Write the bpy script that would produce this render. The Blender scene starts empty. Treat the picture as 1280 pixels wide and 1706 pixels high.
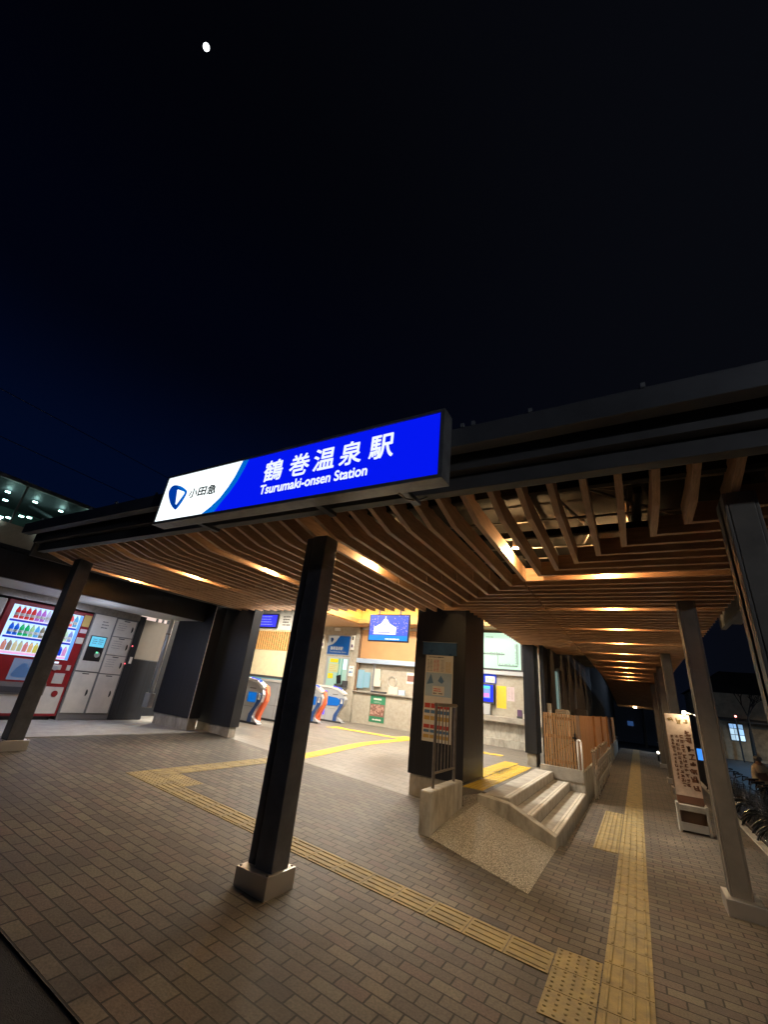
import bpy, bmesh, math, random
from mathutils import Vector, Matrix
random.seed(7)
S = bpy.context.scene
COL = S.collection
R_ = math.radians

# ------------------------------------------------------------ camera
cam_d = bpy.data.cameras.new('camera'); cam = bpy.data.objects.new('camera', cam_d); COL.objects.link(cam)
S.camera = cam
right = Vector((0.86992531, 0.48283076, 0.10052068))
down = Vector((-0.11282588, 0.39325054, -0.91248251))
fwd = Vector((-0.48010444, 0.7824503, 0.39657441))
up = -down; back = -fwd
M3 = Matrix((right, up, back)).transposed()
cam.matrix_world = Matrix.Translation((0, 0, 1.6)) @ M3.to_4x4()
cam_d.sensor_fit = 'HORIZONTAL'; cam_d.sensor_width = 36.0
cam_d.lens = 684.3853 / 1280 * 36
cam_d.clip_start = 0.05; cam_d.clip_end = 6000
S.render.resolution_x = 769; S.render.resolution_y = 1024

# ------------------------------------------------------------ world: night sky
W = bpy.data.worlds.new('World'); S.world = W; W.use_nodes = True
nt = W.node_tree; bg = nt.nodes['Background']
tc = nt.nodes.new('ShaderNodeTexCoord'); sp = nt.nodes.new('ShaderNodeSeparateXYZ')
nt.links.new(tc.outputs['Generated'], sp.inputs[0])
rp = nt.nodes.new('ShaderNodeValToRGB'); nt.links.new(sp.outputs['Z'], rp.inputs[0])
rp.color_ramp.interpolation = 'EASE'
rp.color_ramp.elements[0].position = 0.0; rp.color_ramp.elements[0].color = (0.0010, 0.0050, 0.0190, 1)
rp.color_ramp.elements[1].position = 0.95; rp.color_ramp.elements[1].color = (0.0004, 0.0005, 0.0014, 1)
e = rp.color_ramp.elements.new(0.33); e.color = (0.0005, 0.0028, 0.0150, 1)
e = rp.color_ramp.elements.new(0.62); e.color = (0.0004, 0.0008, 0.0038, 1)
rx = nt.nodes.new('ShaderNodeMapRange'); rx.interpolation_type = 'SMOOTHSTEP'; rx.inputs['From Min'].default_value = -0.75; rx.inputs['From Max'].default_value = 0.35; rx.inputs['To Min'].default_value = 1.0; rx.inputs['To Max'].default_value = 0.0
nt.links.new(sp.outputs['X'], rx.inputs['Value'])
mxw = nt.nodes.new('ShaderNodeMix'); mxw.data_type = 'RGBA'; nt.links.new(rx.outputs[0], mxw.inputs['Factor'])
mxw.inputs['A'].default_value = (0.0022, 0.0026, 0.0042, 1); nt.links.new(rp.outputs[0], mxw.inputs['B'])
nt.links.new(mxw.outputs['Result'], bg.inputs[0]); bg.inputs[1].default_value = 1.0
S.view_settings.view_transform = 'Standard'; S.view_settings.look = 'None'
S.view_settings.exposure = 0.0; S.view_settings.gamma = 1.0
S.render.engine = 'CYCLES'

# ------------------------------------------------------------ helpers
class MB:
    def __init__(s): s.v = []; s.f = []
    def add(s, vs, fs):
        n = len(s.v); s.v += [tuple(v) for v in vs]; s.f += [tuple(i + n for i in f) for f in fs]; return s
    def box(s, x0, x1, y0, y1, z0, z1):
        return s.add([(x0,y0,z0),(x1,y0,z0),(x1,y1,z0),(x0,y1,z0),(x0,y0,z1),(x1,y0,z1),(x1,y1,z1),(x0,y1,z1)],
                     [(0,3,2,1),(4,5,6,7),(0,1,5,4),(1,2,6,5),(2,3,7,6),(3,0,4,7)])
    def prism(s, pts, a, b, ax='y'):
        """polygon pts (2D) extruded from a to b along ax. ax y: pts (x,z); ax x: pts (y,z); ax z: pts (x,y)"""
        n = len(pts)
        def P(p, t): return {'y': (p[0], t, p[1]), 'x': (t, p[0], p[1]), 'z': (p[0], p[1], t)}[ax]
        vs = [P(p, a) for p in pts] + [P(p, b) for p in pts]
        fs = [tuple(range(n - 1, -1, -1)), tuple(range(n, 2 * n))] + [(i, (i + 1) % n, n + (i + 1) % n, n + i) for i in range(n)]
        return s.add(vs, fs)
    def tube(s, p0, p1, r, r1=None, n=10):
        p0 = Vector(p0); p1 = Vector(p1); r1 = r if r1 is None else r1
        d = (p1 - p0).normalized(); a = d.orthogonal().normalized(); b = d.cross(a)
        vs = []
        for p, rr in ((p0, r), (p1, r1)):
            for i in range(n):
                t = 2 * math.pi * i / n; vs.append(p + (a * math.cos(t) + b * math.sin(t)) * rr)
        return s.add(vs, [tuple(range(n - 1, -1, -1)), tuple(range(n, 2 * n))] + [(i, (i + 1) % n, n + (i + 1) % n, n + i) for i in range(n)])
    def path(s, pts, r, n=8):
        for a, b in zip(pts[:-1], pts[1:]): s.tube(a, b, r, n=n)
        for p in pts[1:-1]: s.ball(p, r, 6)
        return s
    def ball(s, c, r, n=8, sz=1.0):
        vs = []; fs = []; m = max(3, n // 2)
        for j in range(m + 1):
            ph = math.pi * j / m
            for i in range(n):
                t = 2 * math.pi * i / n
                vs.append((c[0] + r * math.sin(ph) * math.cos(t), c[1] + r * math.sin(ph) * math.sin(t), c[2] + r * sz * math.cos(ph)))
        for j in range(m):
            for i in range(n): fs.append((j*n+i, (j+1)*n+i, (j+1)*n+(i+1) % n, j*n+(i+1) % n))
        return s.add(vs, fs)
    def torus(s, c, R, r, axis='x', N=20, n=6, a0=0, a1=2 * math.pi):
        vs = []; fs = []; full = abs(a1 - a0 - 2 * math.pi) < 1e-6
        K = N if full else N + 1
        for j in range(K):
            t = a0 + (a1 - a0) * j / N
            for i in range(n):
                q = 2 * math.pi * i / n; rad = R + r * math.cos(q); w = r * math.sin(q)
                u, v = rad * math.cos(t), rad * math.sin(t)
                if axis == 'x': vs.append((c[0] + w, c[1] + u, c[2] + v))
                elif axis == 'y': vs.append((c[0] + u, c[1] + w, c[2] + v))
                else: vs.append((c[0] + u, c[1] + v, c[2] + w))
        for j in range(N):
            for i in range(n): fs.append((j*n+i, ((j+1) % K)*n+i, ((j+1) % K)*n+(i+1) % n, j*n+(i+1) % n))
        return s.add(vs, fs)

def obj(name, mb, m, parent=None, bevel=0, smooth=False):
    me = bpy.data.meshes.new(name)
    me.from_pydata([tuple(v) for v in mb.v], [], mb.f)
    bm = bmesh.new(); bm.from_mesh(me)
    bmesh.ops.recalc_face_normals(bm, faces=bm.faces)
    bm.to_mesh(me); bm.free()
    if smooth:
        for p in me.polygons: p.use_smooth = True
    me.materials.append(m)
    o = bpy.data.objects.new(name, me); COL.objects.link(o)
    if parent: o.parent = parent; o.matrix_parent_inverse = parent.matrix_basis.inverted()
    if bevel:
        b = o.modifiers.new('bevel', 'BEVEL'); b.width = bevel; b.segments = 2; b.limit_method = 'ANGLE'
    return o
def thing(name, label, cat, loc=(0, 0, 0), group=None, rz=0):
    o = bpy.data.objects.new(name, None); COL.objects.link(o); o.location = loc; o.rotation_euler = (0, 0, rz)
    o.empty_display_size = 0.1
    o['label'] = label; o['category'] = cat
    if group: o['group'] = group
    return o
def tag(o, label, cat, group=None):
    o['label'] = label; o['category'] = cat
    if group: o['group'] = group
    return o
def struct(o): o['kind'] = 'structure'; return o
def copy_tree(o, loc, label=None, parent=None):
    c = o.copy(); COL.objects.link(c)
    if parent is None: c.location = loc
    else: c.parent = parent
    if label: c['label'] = label
    for ch in list(o.children): copy_tree(ch, None, None, c)
    return c

def text(name, s, m, parent, o, rt, upv, w, h, dep=0.004, bold=0.0, keep=False, align='l'):
    """text fitted into a w x h rectangle whose lower left corner is o, along unit vectors rt / upv"""
    cu = bpy.data.curves.new(name, 'FONT'); cu.body = s; cu.size = 1; cu.extrude = 0.0
    t = bpy.data.objects.new('tmp', cu); COL.objects.link(t)
    dg = bpy.context.evaluated_depsgraph_get(); me = bpy.data.meshes.new_from_object(t.evaluated_get(dg))
    bpy.data.objects.remove(t); bpy.data.curves.remove(cu)
    if not me.vertices: return None
    xs = [v.co.x for v in me.vertices]; ys = [v.co.y for v in me.vertices]
    x0, x1, y0, y1 = min(xs), max(xs), min(ys), max(ys)
    sx = w / (x1 - x0); sy = h / (y1 - y0)
    if keep: sx = sy = min(sx, sy)
    o = Vector(o); rt = Vector(rt).normalized(); upv = Vector(upv).normalized(); nrm = rt.cross(upv)
    offx = (w - (x1 - x0) * sx) / 2 if align == 'c' else 0
    for v in me.vertices:
        v.co = o + rt * ((v.co.x - x0) * sx + offx) + upv * ((v.co.y - y0) * sy) + nrm * dep
    if bold:
        bm = bmesh.new(); bm.from_mesh(me); base = bm.verts[:] + bm.edges[:] + bm.faces[:]
        for k_ in range(1, 9):
            a_ = k_ * math.pi / 4; d_ = bmesh.ops.duplicate(bm, geom=base)
            bmesh.ops.translate(bm, verts=[v for v in d_['geom'] if isinstance(v, bmesh.types.BMVert)], vec=(rt * math.cos(a_) + upv * math.sin(a_)) * bold - nrm * 0.00012 * k_)
        bm.to_mesh(me); bm.free()
    me.name = name; me.materials.clear(); me.materials.append(m)
    ob = bpy.data.objects.new(name, me); COL.objects.link(ob)
    if parent: ob.parent = parent; ob.matrix_parent_inverse = parent.matrix_basis.inverted()
    return ob

# ------------------------------------------------------------ materials
def mat(name, c, rough=0.6, metal=0.0, noise=0.0, nscale=8.0, bump=0.0, bscale=40.0, c2=None, stretch=None, spec=None):
    m = bpy.data.materials.new(name); m.use_nodes = True; n = m.node_tree; b = n.nodes['Principled BSDF']
    b.inputs['Base Color'].default_value = (*c, 1); b.inputs['Roughness'].default_value = rough; b.inputs['Metallic'].default_value = metal
    if spec is not None: b.inputs['Specular IOR Level'].default_value = spec
    t = n.nodes.new('ShaderNodeTexCoord'); mp = n.nodes.new('ShaderNodeMapping'); n.links.new(t.outputs['Object'], mp.inputs[0])
    if stretch: mp.inputs['Scale'].default_value = stretch
    if noise or c2:
        no = n.nodes.new('ShaderNodeTexNoise'); no.inputs['Scale'].default_value = nscale; no.inputs['Detail'].default_value = 6; no.inputs['Roughness'].default_value = 0.65
        n.links.new(mp.outputs[0], no.inputs['Vector'])
        r = n.nodes.new('ShaderNodeValToRGB'); n.links.new(no.outputs['Fac'], r.inputs[0])
        a = c2 if c2 else tuple(x * (1 - noise) for x in c); bb = c if c2 else tuple(min(1, x * (1 + noise)) for x in c)
        r.color_ramp.elements[0].position = 0.32; r.color_ramp.elements[0].color = (*a, 1)
        r.color_ramp.elements[1].position = 0.68; r.color_ramp.elements[1].color = (*bb, 1)
        n.links.new(r.outputs[0], b.inputs['Base Color'])
        rr = n.nodes.new('ShaderNodeMapRange'); rr.inputs['To Min'].default_value = max(0.03, rough - 0.12); rr.inputs['To Max'].default_value = min(1, rough + 0.12)
        n.links.new(no.outputs['Fac'], rr.inputs['Value']); n.links.new(rr.outputs[0], b.inputs['Roughness'])
    if bump:
        n2 = n.nodes.new('ShaderNodeTexNoise'); n2.inputs['Scale'].default_value = bscale; n2.inputs['Detail'].default_value = 4
        n.links.new(mp.outputs[0], n2.inputs['Vector'])
        bp = n.nodes.new('ShaderNodeBump'); bp.inputs['Strength'].default_value = bump; bp.inputs['Distance'].default_value = 0.01
        n.links.new(n2.outputs['Fac'], bp.inputs['Height']); n.links.new(bp.outputs[0], b.inputs['Normal'])
    return m
def emit(name, c, s, tex=None):
    m = bpy.data.materials.new(name); m.use_nodes = True; n = m.node_tree; b = n.nodes['Principled BSDF']
    b.inputs['Base Color'].default_value = (*[x * 0.3 for x in c], 1); b.inputs['Roughness'].default_value = 0.35
    b.inputs['Emission Color'].default_value = (*c, 1); b.inputs['Emission Strength'].default_value = s
    return m

def brick_mat(name, cols, mortar, bw=0.205, bh=0.103, off=0.5, rough=0.7, bump=0.6, dirt=0.35, lean=0.0):
    m = bpy.data.materials.new(name); m.use_nodes = True; n = m.node_tree; L = n.links; b = n.nodes['Principled BSDF']
    t = n.nodes.new('ShaderNodeTexCoord'); mp = n.nodes.new('ShaderNodeMapping'); L.new(t.outputs['Object'], mp.inputs[0])
    mp.inputs['Location'].default_value = (0.03, 0.05, 0)
    nw = n.nodes.new('ShaderNodeTexNoise'); nw.inputs['Scale'].default_value = 9; nw.inputs['Detail'].default_value = 3; L.new(t.outputs['Object'], nw.inputs['Vector'])
    vs_ = n.nodes.new('ShaderNodeVectorMath'); vs_.operation = 'MULTIPLY_ADD'; L.new(nw.outputs['Color'], vs_.inputs[0]); vs_.inputs[1].default_value = (0.006, 0.006, 0); L.new(t.outputs['Object'], vs_.inputs[2]); L.new(vs_.outputs[0], mp.inputs[0])
    def bt(c1, c2):
        k = n.nodes.new('ShaderNodeTexBrick'); k.offset = off; k.inputs['Scale'].default_value = 1.0
        k.inputs['Brick Width'].default_value = bw; k.inputs['Row Height'].default_value = bh
        k.inputs['Mortar Size'].default_value = 0.0062; k.inputs['Mortar Smooth'].default_value = 0.3
        k.inputs['Color1'].default_value = (*c1, 1); k.inputs['Color2'].default_value = (*c2, 1); k.inputs['Mortar'].default_value = (*mortar, 1)
        k.inputs['Bias'].default_value = 0.0
        L.new(mp.outputs[0], k.inputs['Vector']); return k
    k = bt((0, 0, 0), (1, 1, 1)); k.inputs['Mortar'].default_value = (0.5, 0.5, 0.5, 1)
    r = n.nodes.new('ShaderNodeValToRGB'); r.color_ramp.interpolation = 'LINEAR'
    el = r.color_ramp.elements
    el[0].position = 0; el[0].color = (*cols[0], 1); el[1].position = 1; el[1].color = (*cols[-1], 1)
    for i, c in enumerate(cols[1:-1]):
        q = el.new((i + 1) / (len(cols) - 1)); q.color = (*c, 1)
    L.new(k.outputs['Color'], r.inputs[0])
    # grime in large patches and fine grain
    no = n.nodes.new('ShaderNodeTexNoise'); no.inputs['Scale'].default_value = 0.9; no.inputs['Detail'].default_value = 8; L.new(t.outputs['Object'], no.inputs['Vector'])
    ng = n.nodes.new('ShaderNodeTexNoise'); ng.inputs['Scale'].default_value = 70; ng.inputs['Detail'].default_value = 5; L.new(t.outputs['Object'], ng.inputs['Vector'])
    mr = n.nodes.new('ShaderNodeMapRange'); mr.inputs['From Min'].default_value = 0.3; mr.inputs['From Max'].default_value = 0.7; mr.inputs['To Min'].default_value = 1 - dirt; mr.inputs['To Max'].default_value = 1.1
    L.new(no.outputs['Fac'], mr.inputs['Value'])
    mg = n.nodes.new('ShaderNodeMapRange'); mg.inputs['From Min'].default_value = 0.3; mg.inputs['From Max'].default_value = 0.7; mg.inputs['To Min'].default_value = 0.72; mg.inputs['To Max'].default_value = 1.2
    L.new(ng.outputs['Fac'], mg.inputs['Value'])
    mu0 = n.nodes.new('ShaderNodeMath'); mu0.operation = 'MULTIPLY'; L.new(mr.outputs[0], mu0.inputs[0]); L.new(mg.outputs[0], mu0.inputs[1])
    gv = n.nodes.new('ShaderNodeTexVoronoi'); gv.inputs['Scale'].default_value = 2.3; L.new(t.outputs['Object'], gv.inputs['Vector'])
    gm = n.nodes.new('ShaderNodeMapRange'); gm.inputs['From Min'].default_value = 0.035; gm.inputs['From Max'].default_value = 0.055; gm.inputs['To Min'].default_value = 0.45; gm.inputs['To Max'].default_value = 1.0; L.new(gv.outputs['Distance'], gm.inputs['Value'])
    sn = n.nodes.new('ShaderNodeTexNoise'); sn.inputs['Scale'].default_value = 3.2; sn.inputs['Detail'].default_value = 10; sn.inputs['Roughness'].default_value = 0.75; L.new(t.outputs['Object'], sn.inputs['Vector'])
    sm = n.nodes.new('ShaderNodeMapRange'); sm.inputs['From Min'].default_value = 0.55; sm.inputs['From Max'].default_value = 0.72; sm.inputs['To Min'].default_value = 1.0; sm.inputs['To Max'].default_value = 0.62; L.new(sn.outputs['Fac'], sm.inputs['Value'])
    mu1 = n.nodes.new('ShaderNodeMath'); mu1.operation = 'MULTIPLY'; L.new(gm.outputs[0], mu1.inputs[0]); L.new(sm.outputs[0], mu1.inputs[1])
    mu = n.nodes.new('ShaderNodeMath'); mu.operation = 'MULTIPLY'; L.new(mu0.outputs[0], mu.inputs[0]); L.new(mu1.outputs[0], mu.inputs[1])
    vm = n.nodes.new('ShaderNodeVectorMath'); vm.operation = 'SCALE'; L.new(r.outputs[0], vm.inputs[0]); L.new(mu.outputs[0], vm.inputs['Scale'])
    mx = n.nodes.new('ShaderNodeMix'); mx.data_type = 'RGBA'; L.new(k.outputs['Fac'], mx.inputs['Factor']); L.new(vm.outputs[0], mx.inputs['A']); mx.inputs['B'].default_value = (*mortar, 1)
    L.new(mx.outputs['Result'], b.inputs['Base Color'])
    h = n.nodes.new('ShaderNodeMath'); h.operation = 'MULTIPLY_ADD'; L.new(k.outputs['Fac'], h.inputs[0]); h.inputs[1].default_value = -1.0
    ms = n.nodes.new('ShaderNodeMath'); ms.operation = 'MULTIPLY'; ms.inputs[1].default_value = 0.35; L.new(ng.outputs['Fac'], ms.inputs[0]); L.new(ms.outputs[0], h.inputs[2])
    bp = n.nodes.new('ShaderNodeBump'); bp.inputs['Strength'].default_value = bump; bp.inputs['Distance'].default_value = 0.006
    L.new(h.outputs[0], bp.inputs['Height']); L.new(bp.outputs[0], b.inputs['Normal'])
    rr = n.nodes.new('ShaderNodeMapRange'); rr.inputs['To Min'].default_value = rough - 0.15; rr.inputs['To Max'].default_value = rough + 0.15; L.new(no.outputs['Fac'], rr.inputs['Value']); L.new(rr.outputs[0], b.inputs['Roughness'])
    return m

M = {}
M['brick'] = brick_mat('paving_brick', [(0.100,0.084,0.064),(0.150,0.126,0.094),(0.132,0.095,0.077),(0.165,0.140,0.103),(0.092,0.076,0.064),(0.138,0.117,0.088)], (0.020,0.017,0.014), bump=1.0, dirt=0.5)
M['hallbrick'] = brick_mat('hall_paver', [(0.185,0.165,0.135),(0.225,0.20,0.165),(0.20,0.175,0.15),(0.16,0.145,0.125)], (0.075,0.066,0.055), bw=0.31, bh=0.155, rough=0.45, bump=0.5, dirt=0.35)
M['asphalt'] = mat('asphalt', (0.035,0.035,0.038), 0.85, noise=0.35, nscale=30, bump=0.8, bscale=180)
M['road'] = mat('street_asphalt', (0.05,0.055,0.06), 0.5, noise=0.3, nscale=3, bump=0.3, bscale=100)
M['padconc'] = mat('pad_concrete', (0.33,0.32,0.30), 0.7, noise=0.2, nscale=5, bump=0.3, bscale=60)
M['conc'] = mat('cast_concrete', (0.36,0.33,0.28), 0.75, noise=0.28, nscale=4, bump=0.35, bscale=50)
M['concdirty'] = mat('stained_concrete', (0.52,0.49,0.42), 0.8, c2=(0.26,0.24,0.20), nscale=5, bump=0.4, bscale=45, stretch=(1.5,1.5,0.6))
M['concgrey'] = mat('step_concrete', (0.46,0.43,0.38), 0.7, c2=(0.28,0.255,0.215), nscale=6, bump=0.35, bscale=50)
M['nosing'] = mat('step_nosing', (0.60,0.56,0.48), 0.45, noise=0.2, nscale=20)
M['tactile'] = mat('tactile_yellow', (0.36,0.275,0.115), 0.75, c2=(0.19,0.15,0.08), nscale=7, bump=0.3, bscale=80)
M['tactilenew'] = mat('tactile_bright_yellow', (0.62,0.42,0.03), 0.55, c2=(0.50,0.33,0.035), nscale=7)
M['far_wall_shade'] = mat('far_wall_shade_black', (0.006,0.006,0.007), 0.8); M['joint'] = mat('tile_joint', (0.05,0.04,0.03), 0.9)
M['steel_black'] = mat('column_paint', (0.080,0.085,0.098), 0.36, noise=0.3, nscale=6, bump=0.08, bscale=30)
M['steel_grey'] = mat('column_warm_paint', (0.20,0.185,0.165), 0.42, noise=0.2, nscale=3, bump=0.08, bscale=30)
M['fascia'] = mat('fascia_metal', (0.14,0.147,0.165), 0.5, metal=0.35, noise=0.25, nscale=1.5)
M['fascia_lo'] = mat('fascia_lower_metal', (0.10,0.10,0.105), 0.6, metal=0.0, noise=0.25, nscale=1.5)
M['clad'] = mat('black_cladding', (0.014,0.0165,0.024), 0.45, noise=0.35, nscale=5, bump=0.25, bscale=12, stretch=(6,6,0.15))
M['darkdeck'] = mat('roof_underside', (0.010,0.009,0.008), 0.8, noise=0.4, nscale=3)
M['stainless'] = mat('brushed_stainless', (0.62,0.60,0.57), 0.36, metal=0.85, noise=0.05, nscale=3, bump=0.02, bscale=4)
M['chrome'] = mat('polished_steel', (0.72,0.71,0.68), 0.3, metal=0.75)
M['rail'] = mat('rail_steel', (0.30,0.27,0.24), 0.38, metal=0.85, noise=0.2, nscale=12)
M['alu'] = mat('aluminium', (0.50,0.52,0.54), 0.4, metal=0.6)
M['white'] = mat('white_paint', (0.72,0.71,0.68), 0.5, noise=0.06, nscale=6)
M['cream'] = mat('cream_wall', (0.66,0.57,0.38), 0.7, noise=0.1, nscale=4)
M['lockerw'] = mat('locker_cream', (0.60,0.56,0.49), 0.45, noise=0.08, nscale=5)
M['lockerg'] = mat('locker_frame_grey', (0.16,0.155,0.15), 0.5)
M['red'] = mat('machine_red', (0.27,0.010,0.014), 0.35, noise=0.12, nscale=4)
M['black'] = mat('black_plastic', (0.012,0.012,0.014), 0.35)
M['darkgrey'] = mat('dark_grey_plastic', (0.05,0.05,0.055), 0.5)
M['gatebody'] = mat('gate_silver', (0.50,0.51,0.53), 0.35, metal=0.25, noise=0.05, nscale=4)
M['gatewhite'] = mat('gate_white', (0.72,0.70,0.66), 0.35)
M['orange'] = mat('gate_orange', (0.85,0.17,0.07), 0.4)
M['navy'] = mat('gate_navy', (0.03,0.08,0.25), 0.4)
M['gateblue'] = emit('gate_blue_panel', (0.0,0.16,0.62), 0.75)
M['gateled'] = emit('gate_violet_led', (0.12,0.10,1.0), 1.2)
M['hallconc'] = mat('exposed_aggregate_wall', (0.46,0.42,0.34), 0.6, c2=(0.35,0.31,0.245), nscale=9, bump=0.2, bscale=60)
M['orangeboard'] = mat('orange_wood_board', (0.52,0.29,0.13), 0.55, noise=0.06, nscale=3)
M['shutter'] = mat('shutter_box_metal', (0.42,0.52,0.66), 0.4, metal=0.2)
M['pillarwood'] = mat('brown_pillar', (0.20,0.12,0.07), 0.6)
M['post_red'] = mat('post_red', (0.30,0.05,0.04), 0.5)

def wood(name, c, c2, sc=(1, 1, 1), rough=0.55):
    m = mat(name, c, rough, c2=c2, nscale=6, bump=0.12, bscale=25, stretch=sc)
    return m
M['slat_y'] = wood('cedar_slat_lengthwise', (0.70,0.46,0.30), (0.45,0.28,0.17), (14,0.8,6))
M['slat_x'] = wood('cedar_slat_crosswise', (0.68,0.43,0.26), (0.44,0.25,0.14), (0.8,14,6))
M['fence'] = wood('fence_cedar', (0.70,0.37,0.16), (0.52,0.25,0.10), (5,5,0.4), 0.5)
M['gatewood'] = wood('gate_cedar', (0.42,0.24,0.11), (0.28,0.145,0.06), (10,10,0.7))
M['goldwood'] = wood('cove_wood', (0.60,0.38,0.12), (0.42,0.25,0.08), (6,6,0.8))

# ================================================================ GROUND
def zp(x): return max(0.0, min(0.42, 0.06 * (-0.74 - x)))
def smooth(t): t = max(0, min(1, t)); return t * t * (3 - 2 * t)
def zg(x, y):
    if y <= 6.9: return zp(x)
    return zp(x) + (0.42 - zp(x)) * smooth((y - 6.9) / 3.0)
g = MB()
xs = [1.40, -0.74, -7.74, -9.0]
for a, b in zip(xs[:-1], xs[1:]):
    g.add([(a,1.69,zp(a)),(b,1.69,zp(b)),(b,6.9,zp(b)),(a,6.9,zp(a))], [(0,1,2,3)])
g.add([(1.40,6.9,0),(1.40,30,0),(-1.0,30,0),(-1.0,6.9,0)], [(0,1,2,3)])
struct(obj('brick_pavement', g, M['brick']))
# concourse floor: rises from the plaza to the hall level
h = MB(); nx, ny = 26, 12
X0, X1 = -12.0, -2.38; ys = [6.9 + 3.2 * i / ny for i in range(ny + 1)] + [14.5, 22.0]
xx = [X0 + (X1 - X0) * i / nx for i in range(nx + 1)]
vs = [(x, y, zg(x, y)) for y in ys for x in xx]
fs = [(j*(nx+1)+i, j*(nx+1)+i+1, (j+1)*(nx+1)+i+1, (j+1)*(nx+1)+i) for j in range(len(ys)-1) for i in range(nx)]
h.add(vs, fs); struct(obj('concourse_floor', h, M['hallbrick']))
h = MB(); h.add([(-2.38,6.9,0.42),(-2.0,6.9,0.42),(-2.0,10.5,0.42),(-1.9,10.5,0.42),(-1.9,14.5,0.42),(-2.38,14.5,0.42),(-2.38,6.9,-0.1),(-2.38,14.5,-0.1),(-2.0,6.9,-0.1)], [(0,1,2,3,4,5),(0,5,7,6),(0,1,8,6)])
struct(obj('landing_floor', h, M['hallbrick']))
a = MB()
for xa, xb in ((-60, -9), (-9, -7.74), (-7.74, -0.74), (-0.74, 1.40), (1.40, 80)):
    a.add([(xa,-60,zp(xa)-0.012),(xb,-60,zp(xb)-0.012),(xb,1.688,zp(xb)-0.012),(xa,1.688,zp(xa)-0.012)], [(0,1,2,3)])
struct(obj('asphalt_ground', a, M['asphalt']))
gr = MB(); gr.box(-400, 400, 30.02, 900, -1.5, -0.62); gr.box(-400, -12.02, -200, 30.0, -1.5, -0.1); gr.box(-12.0, 1.38, 1.9, 30, -1.5, -0.75)
struct(obj('far_ground', gr, M['asphalt']))
rd = MB(); rd.box(1.42, 300, 1.69, 30.0, -1.5, -0.42)
rd.box(1.42, 300, 30.0, 44, -1.0, -0.45)
struct(obj('street_road', rd, M['road']))
mk = MB()
for i in range(4): mk.add([(6+i*2.2,24,-0.414),(6.9+i*2.2,24,-0.414),(6.9+i*2.2,25.2,-0.414),(6+i*2.2,25.2,-0.414)], [(0,1,2,3)])
struct(obj('road_marking', mk, M['white']))
ek = MB(); ek.box(1.40, 1.52, 1.69, 30, -0.6, 0.012); struct(obj('pavement_edge_kerb', ek, M['conc'], bevel=0.01))
pad = MB(); pad.box(-12, -7.95, 2.2, 7.4, 0.1, 0.435); pad.box(-30, -12.0, 1.7, 14, -0.05, 0.43)
struct(obj('machine_pad', pad, M['padconc']))

# ---- tactile paving: tiles, raised bars and domes
def tactile(name, kind, x0, y0, x1, y1, along, m, zf):
    """rectangle of 0.3 m tiles. along 'x' or 'y' = direction of bars; kind bar / dot"""
    b = MB(); T = 0.3
    nx = max(1, round((x1 - x0) / T)); ny = max(1, round((y1 - y0) / T)); tx = (x1 - x0) / nx; ty = (y1 - y0) / ny
    for i in range(nx):
        for j in range(ny):
            a0 = x0 + i * tx + 0.003; a1 = a0 + tx - 0.006; b0 = y0 + j * ty + 0.003; b1 = b0 + ty - 0.006
            d = 0.006
            def z(x, y): return zf(x, y) + d
            b.add([(a0,b0,z(a0,b0)),(a1,b0,z(a1,b0)),(a1,b1,z(a1,b1)),(a0,b1,z(a0,b1))], [(0,1,2,3)])
            b.add([(a0,b0,z(a0,b0)),(a1,b0,z(a1,b0)),(a1,b0,z(a1,b0)-.02),(a0,b0,z(a0,b0)-.02)], [(0,1,2,3)])
            if kind == 'bar':
                for q in range(4):
                    c = (q + 0.5) / 4; wd = 0.011; e = 0.014; hh = 0.006
                    if along == 'x':
                        yc = b0 + c * (b1 - b0); P = [(a0+e, yc-wd), (a1-e, yc-wd), (a1-e, yc+wd), (a0+e, yc+wd)]; sh = [(0.008,0.004),(-0.008,0.004),(-0.008,-0.004),(0.008,-0.004)]
                    else:
                        xc = a0 + c * (a1 - a0); P = [(xc-wd, b0+e), (xc+wd, b0+e), (xc+wd, b1-e), (xc-wd, b1-e)]; sh = [(0.004,0.008),(-0.004,0.008),(-0.004,-0.008),(0.004,-0.008)]
                    lo = [(p[0], p[1], z(*p) - 0.001) for p in P]; hi = [(p[0]+s_[0], p[1]+s_[1], z(*p) + hh) for p, s_ in zip(P, sh)]
                    b.add(lo + hi, [(4,5,6,7),(0,1,5,4),(1,2,6,5),(2,3,7,6),(3,0,4,7)])
            else:
                for q in range(5):
                    for w in range(5):
                        xc = a0 + (q + 0.5) / 5 * (a1 - a0); yc = b0 + (w + 0.5) / 5 * (b1 - b0); zz = z(xc, yc)
                        lo = [(xc + 0.012*math.cos(t*math.pi/3), yc + 0.012*math.sin(t*math.pi/3), zz - 0.001) for t in range(6)]
                        hi = [(xc + 0.007*math.cos(t*math.pi/3), yc + 0.007*math.sin(t*math.pi/3), zz + 0.006) for t in range(6)]
                        b.add(lo + hi, [(6,7,8,9,10,11)] + [(t,(t+1)%6,6+(t+1)%6,6+t) for t in range(6)])
    # dark bedding joint under the tiles
    o = struct(obj(name, b, m))
    return o
z0 = lambda x, y: zp(x)
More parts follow.
